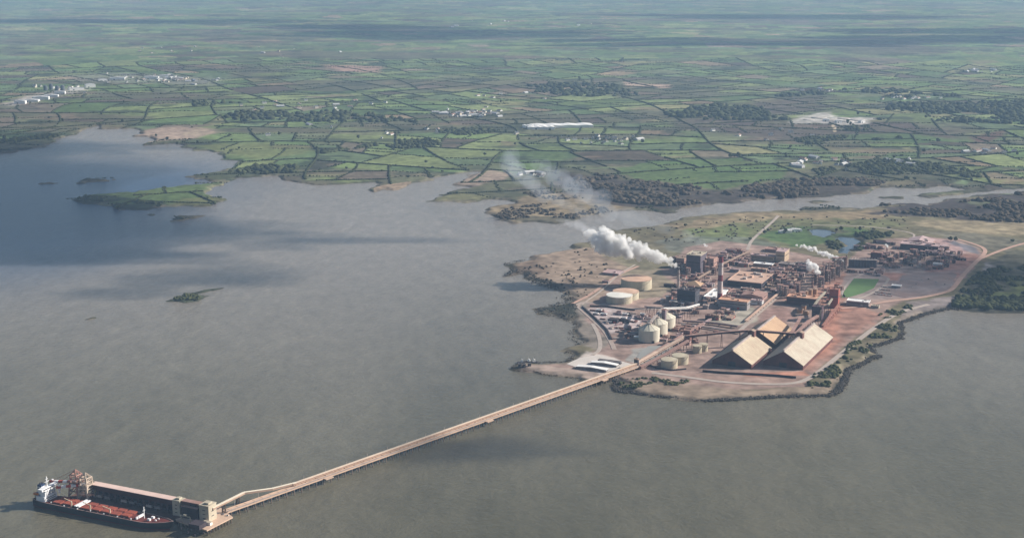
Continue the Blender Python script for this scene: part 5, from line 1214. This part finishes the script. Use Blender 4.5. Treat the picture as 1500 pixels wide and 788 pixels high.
m.box(174, 0, 9, 2, 16, 3); m.obj('windlass', shipwhite, ship)
for u in (6, 30, 60, 95, 130, 160, 172):
    m = MB(); m.beam((u, 13.5 if u < 150 else 8, 9.4), (u+(-12 if u < 60 else 10), 19, 8.6), .2); m.obj('mooring_line', clad_cream, ship)
# berth platform: a main strip behind the ship and the working head at its end
berth = thing('berth', 'concrete unloading berth on piles behind the moored ship', 'berth', (S0.x, S0.y, 0), SA)
bd = [spi(*at(*p, 8)) for p in ((258,762), (303,776.5), (341,757), (322,742))]
m = MB(); m.box(152, 29, 6.6, 230, 26, 1.4); m.obj('deck', mat('berth_deck', (.12, .065, .052), .9, .3, .1), berth)
hd_ = [bd[0], bd[1], bd[2], bd[3], (bd[0][0]-4, 16)]
if sum(hd_[i][0]*hd_[(i+1) % 5][1]-hd_[(i+1) % 5][0]*hd_[i][1] for i in range(5)) < 0: hd_ = hd_[::-1]
m = MB(); m.prism(hd_, 6.62, 8.3); m.obj('deck', deckm, berth)
for k in range(26):
    a = 40+k*9; m = MB()
    for y in (18, 29, 41): m.beam((a, y, 6.6), (a, y, -3), 1.3)
    m.obj('pile_bent', pile, berth)
for q in range(9):
    f = q/8; 
    for (pa, pb) in ((bd[0], bd[1]), (bd[1], bd[2])):
        x = pa[0]+(pb[0]-pa[0])*f; y = pa[1]+(pb[1]-pa[1])*f; gx = sum(b_[0] for b_ in bd)/4; gy = sum(b_[1] for b_ in bd)/4
        m = MB(); m.cyl(x+(gx-x)*.08, y+(gy-y)*.08, -3, .8, 9.6, 10); m.obj('pile', pile, berth)
for k in range(9): m = MB(); m.box(38+k*26, 15.2, 2.6, 4, 1.6, 5.2); m.obj('fender', clad_dark, berth)
def bt(name, label, cat, u, v, z=8.0, group=None): 
    x, y = sp(u, v); return thing(name, label, cat, (x, y, z), SA, group)
# long high conveyor shed on the berth
t = bt('berth_gallery', 'long high gallery with pink roof running behind the ship', 'conveyor', 0, 0)
m = MB(); m.box(143, 34, 13, 150, 11, 6.5); m.obj('gallery', mat('berth_gallery_wall', (.06, .022, .022), .85, .3), t)
m = MB(); m.box(143, 34, 19.52, 151, 12, .6); m.obj('roof', mat('berth_gallery_roof', (.68, .50, .44), .8, .1), t)
for k in range(16):
    m = MB(); lattice(m, (70+k*9.7, 34, -.3), 2.2, 10, 13.2, 2, .8); m.obj('trestle', purple_steel, t)
for k in range(9): m = MB(); m.box(82+k*14, 31, 3.2, 9, 6, 3.2); m.obj('equipment_box', [pale_steel, clad_grey, clad_dark][k % 3], t)
m = MB(); m.box(143, 38, .02, 148, 2.5, 12.9); m.obj('shade_sheet', mat('shade_navy', (.035, .04, .06), .8, .2), t)  # dark sheet added to stand in for the shade under the gallery
for (u, v, lx, ly, h, wm_, lab) in [(213, 32, 12, 12, 21, clad_cream, 'cream transfer house at the end of the berth gallery'), (236, 33, 26, 18, 16, clad_dark, 'dark drive house between the two pale berth blocks'), (259, 33, 15, 17, 22, clad_cream, 'tall cream tower where the jetty conveyor arrives')]:
    t = bt('transfer_house', lab, 'transfer house', u, v); m = MB(); m.box(0, 0, -.6, lx, ly, h+.6); m.obj('wall', wm_, t); m = MB(); m.box(0, 0, h+.02, lx+.8, ly+.8, .7); ro = m.obj('roof', clad_cream if wm_ is clad_cream else clad_pink, t)
    m = MB(); m.box(lx*.1, 0, h+.75, lx*.4, ly*.5, 2.4); m.obj('roof_house', wm_, ro)
    for q in range(3): m = MB(); m.box(0, -ly/2-.06, h*(.2+.25*q), lx*.3, .12, 1); m.obj('window', glassd, t)
    for q in range(2): m = MB(); m.box(lx/2+.06, 0, h*(.3+.3*q), .12, ly*.3, 1); m.obj('window', glassd, t)
t = bt('link_gallery', 'dark gallery joining the cream berth towers', 'conveyor', 236, 33); m = MB(); m.box(0, 0, 17, 32, 8, 4); m.obj('gallery', rust, t); m = MB(); m.box(0, 0, 21.02, 33, 9, .4); m.obj('roof', clad_pink, t)
t = bt('winch_house', 'low dark winch house on the berth head', 'hut', 262, 6, 8.3); m = MB(); m.box(0, 0, -.1, 17, 15, 6); m.obj('wall', clad_dark, t); m = MB(); m.box(0, 0, 5.95, 17.6, 15.6, .5); m.obj('roof', clad_dark, t)
t = bt('office_hut', 'small white office hut on the berth head', 'hut', 268, 19, 8.3); m = MB(); m.box(0, 0, -.1, 12, 5, 3.6); m.obj('wall', white_paint, t); m = MB(); m.box(0, 0, 3.55, 12.6, 5.6, .4); m.obj('roof', clad_cream, t)
t = bt('gantry_frame', 'cream hose gantry at the bow end of the berth', 'gantry', 238, 12, 8.0); m = MB(); m.beam((-8, 0, 9), (8, 0, 9), 1); m.beam((8, 0, 9), (8, 0, -.2), 1); m.beam((-8, 0, 9), (-8, 5, -.2), 1); m.obj('frame', clad_cream, t); m = MB(); m.box(0, 0, 9.6, 4, 3, 2); m.obj('cab', clad_cream, t)
for k, (u, v) in enumerate([(247,-8),(262,-14),(276,-19),(288,0),(290,13),(252,2),(282,-8)]):
    t = bt('bollard', 'mooring bollard along the edge of the berth head', 'bollard', u, v, 8.3, 'berth bollards'); m = MB(); m.cyl(0, 0, -.1, .9, 1.6, 10, .7); m.obj('post', clad_dark, t); m = MB(); m.cyl(0, 0, 1.5, 1.2, .5, 10); m.obj('cap', clad_dark, t)
for k, (px, py, v) in enumerate([(318,752,0),(327,753,3),(333,755,0)]):
    x, y = at(px, py, 8.3); t = dup(cars[v], (x, y, 8.35), .8+k, 'pale vehicle parked at the corner of the berth head', 'berth vehicles')
# curved conveyor leaving the jetty for the cream tower
gx, gy = sp(266, 33); P = [(gx, gy, 24), jp(45, 22, 17), jp(85, 12, 13.5), jp(125, 8.2, 11.7)]
t = thing('conveyor_gallery', 'pale conveyor curving from the jetty up to the cream tower', 'conveyor', (0, 0, 0), 0); m = MB(); r_ = MB()
for a, b_ in zip(P[:-1], P[1:]): m.beam(a, b_, 3.4, 2.6); r_.beam((a[0], a[1], a[2]+1.5), (b_[0], b_[1], b_[2]+1.5), 4, .3)
m.obj('gallery', clad_tan, t); r_.obj('roof', mat('gallery_roof_pale', (.72, .64, .52), .8, .06), t)
for f in (.35, .8):
    a = Vector(P[0]).lerp(Vector(P[1]), f); m = MB(); lattice(m, (a.x, a.y, -3), 4, 4, a.z+1.5, 4, .8); m.obj('trestle', pile, t)
# two ship unloaders
def unloader(label, u, m1, m2, h, boomdir):
    t = bt('ship_unloader', label, 'crane', u, 25)
    for a in (-1, 1):
        for b_ in (-1, 1):
            m = MB(); m.beam((a*8, b_*8, -.2), (a*6, b_*6, h*.55), 1.6); m.obj('leg', m1, t)
    m = MB(); lattice(m, (0, 0, h*.55), 11, 11, h*.28, 2, 1.3); m.obj('upper_frame', m1, t)
    m = MB()
    for z in (h*.25, h*.42, h*.55):
        for s in (-1, 1): m.beam((-7, s*7, z), (7, s*7, z), 1.1); m.beam((s*7, -7, z), (s*7, 7, z), 1.1)
    for s in (-1, 1): m.beam((-7.6, s*7.4, 2), (6.6, s*6.6, h*.42), .8); m.beam((s*7.6, -7.4, 2), (s*6.6, 6.6, h*.42), .8)
    m.obj('cross_bracing', m2, t)
    m = MB(); m.box(0, 0, h*.40, 9, 8, 6); m.obj('machinery_house', m2, t)
    bo = Vector((0, 0, h*.55)); tip = Vector((math.cos(boomdir)*40, math.sin(boomdir)*40, h*.55-3))
    for k in range(6):
        a, b_ = bo.lerp(tip, k/6), bo.lerp(tip, (k+1)/6); m = MB(); m.beam(a, b_, 3.4, 3.0); m.obj('boom_section', red_paint if k % 2 else shipwhite, t)
    pk = Vector((0, 0, h)); m = MB()
    for s in (-1, 1): m.beam((s*5, s*5, h*.83), pk, 1.1); m.beam((-s*5, s*5, h*.83), pk, 1.1)
    m.beam(pk, bo.lerp(tip, .55), .5); m.beam(pk, bo.lerp(tip, .95), .5); m.beam(pk, (-math.cos(boomdir)*12, -math.sin(boomdir)*12, h*.6), .6); m.obj('a_frame', m1, t)
    m = MB(); m.cyl(tip.x*.9, tip.y*.9, h*.25, 1.4, h*.32, 12); m.obj('suction_leg', shipwhite, t)
    return t
buff = mat('crane_cream', (.52, .42, .34), .7, .1, .2); pinkc = mat('crane_pink', (.42, .23, .19), .7, .2, .2)
unloader('cream ship unloader nearer the berth gallery, its boom over the holds', 64, buff, buff, 37, R(-150))
unloader('red and white ship unloader nearest the bridge of the ship', 47, pinkc, rust, 39, R(-168))
# ================================================================== PLUMES
def vol(name, dens, col=(.9, .93, 1)):
    q = bpy.data.materials.new(name); q.use_nodes = True; N = q.node_tree.nodes; N.remove(N['Principled BSDF']); v = N.new('ShaderNodeVolumePrincipled')
    q.node_tree.links.new(v.outputs[0], N['Material Output'].inputs['Volume']); v.inputs['Color'].default_value = (*col, 1); v.inputs['Density'].default_value = dens; return q
pm = vol('steam', .13, (1, 1, 1)); pm2 = vol('steam_small', .30, (1, 1, 1))
def plume(name, label, path, n, m, seed, spread=.7, size=(.35, .75), vox=2.2, rough=.5):
    """path of (px,py,z,radius in photo px); puffs swell along it and are fused into one skin"""
    r_ = np.random.RandomState(seed); A = np.array([[*at(a, b_, z), z, r/ .66] for a, b_, z, r in path]); P = []; S = []
    for k in range(n):
        f = (r_.rand() if k > n*.3 else k/(n*.3))**.9*(len(A)-1); i = min(int(f), len(A)-2); q = A[i]*(1-(f-i))+A[i+1]*(f-i); d = r_.normal(0, 1, 3); d /= np.linalg.norm(d)+1e-6
        P.append(q[:3]+d*q[3]*spread*r_.rand()); S.append(q[3]*r_.uniform(*size))
    V, Q = blobs(np.array(P), np.array(S), seed, 2, .95, .06); o = np_mesh(name, V, Q, m)
    md = o.modifiers.new('fuse', 'REMESH'); md.mode = 'VOXEL'; md.voxel_size = vox
    dg = bpy.context.evaluated_depsgraph_get(); me = bpy.data.meshes.new_from_object(o.evaluated_get(dg)); o.modifiers.clear(); o.data = me
    co = np.zeros(len(me.vertices)*3, np.float32); me.vertices.foreach_get('co', co); co = co.reshape(-1, 3); nn = np.zeros(len(co)*3, np.float32); me.vertices.foreach_get('normal', nn); nn = nn.reshape(-1, 3)
    k = np.array([mnoise.fractal(Vector(c)*.075, .8, 2.2, 5) for c in co.astype(float)]); co += nn*(k*rough*4.0)[:, None]
    me.vertices.foreach_set('co', co.ravel()); me.polygons.foreach_set('use_smooth', [True]*len(me.polygons)); me.update()
    if not me.materials: me.materials.append(m)
    return tag(o, kind='stuff', label=label)
plume('steam_plume', 'thick white steam plume blowing left from the slim chimney', [(993,391,48,1.6),(984,386,52,4.2),(970,380,60,7.2),(955,374,68,10),(938,369,76,12),(918,364,84,14),(902,358,92,17),(888,354,96,18),(876,352,98,15),(866,347,98,10)], 420, pm, 3, 1.05, (.16, .55), 1.7, 2.2)
plume('steam_plume', 'thin white plume drifting left from the right hand stack', [(1238,383.5,36,1.2),(1225,378,40,3.8),(1210,373,43,5),(1195,368,46,5),(1180,363,48,4.2),(1165,359,48,2.6)], 150, pm2, 4, 1, (.2, .6), 1.3, 1.0)
plume('steam_puff', 'white steam puffs over the digester towers', [(1201,400,40,3),(1195,396,46,6),(1188,389,50,6.5),(1183,384,52,3.5)], 90, pm2, 5, 1, (.2, .5), 1.3, 1.0)
plume('steam_puff', 'small white puff behind the tank row', [(1301,363,22,1.5),(1298,358,28,3)], 14, pm2, 6, .8, (.4, .7), 1.0, .4)
plume('steam_puff', 'white puff on the boiler house roof', [(1036,361,52,1.5),(1031,357.5,56,3)], 14, pm2, 7, .8, (.4, .7), 1.0, .4)
sm1, sm2, sm3 = vol('smoke_thin', .008), vol('smoke_thinner', .0040), vol('smoke_faint', .0028, (.8, .88, 1))
plume('steam_haze', 'faint steam skirt round the big white plume', [(975,382,56,4),(940,368,70,10),(905,357,82,14),(868,342,88,13),(845,330,90,10),(815,322,92,5)], 60, sm1, 8, .8, (.5, .8), 4, .5)
plume('smoke_wisp', 'thin blue steam above the boiler house', [(1047,369,40,3),(1036,361,46,6),(1020,352,52,8),(1000,342,56,9)], 26, sm2, 9, .7, (.6, .9), 4, .4)
plume('smoke_wisp', 'thin blue steam among the right hand units', [(1352,392,10,3),(1343,386,16,7),(1338,380,20,5)], 20, sm1, 10, .7, (.5, .9), 3, .4)
plume('smoke_wisp', 'faint smoke drifting up over the channel', [(1000,342,56,8),(960,330,66,12),(920,318,76,15),(880,300,88,18),(850,280,100,20),(820,262,110,20),(790,240,120,18)], 60, sm3, 11, .7, (.7, 1.0), 9, .4)
plume('smoke_wisp', 'faint smoke over the far point across the channel', [(930,345,70,6),(870,320,86,9),(830,300,96,13),(780,270,110,18),(740,235,120,22)], 50, sm3, 12, .7, (.6, 1.0), 9, .4)
print('objects', len(bpy.data.objects))
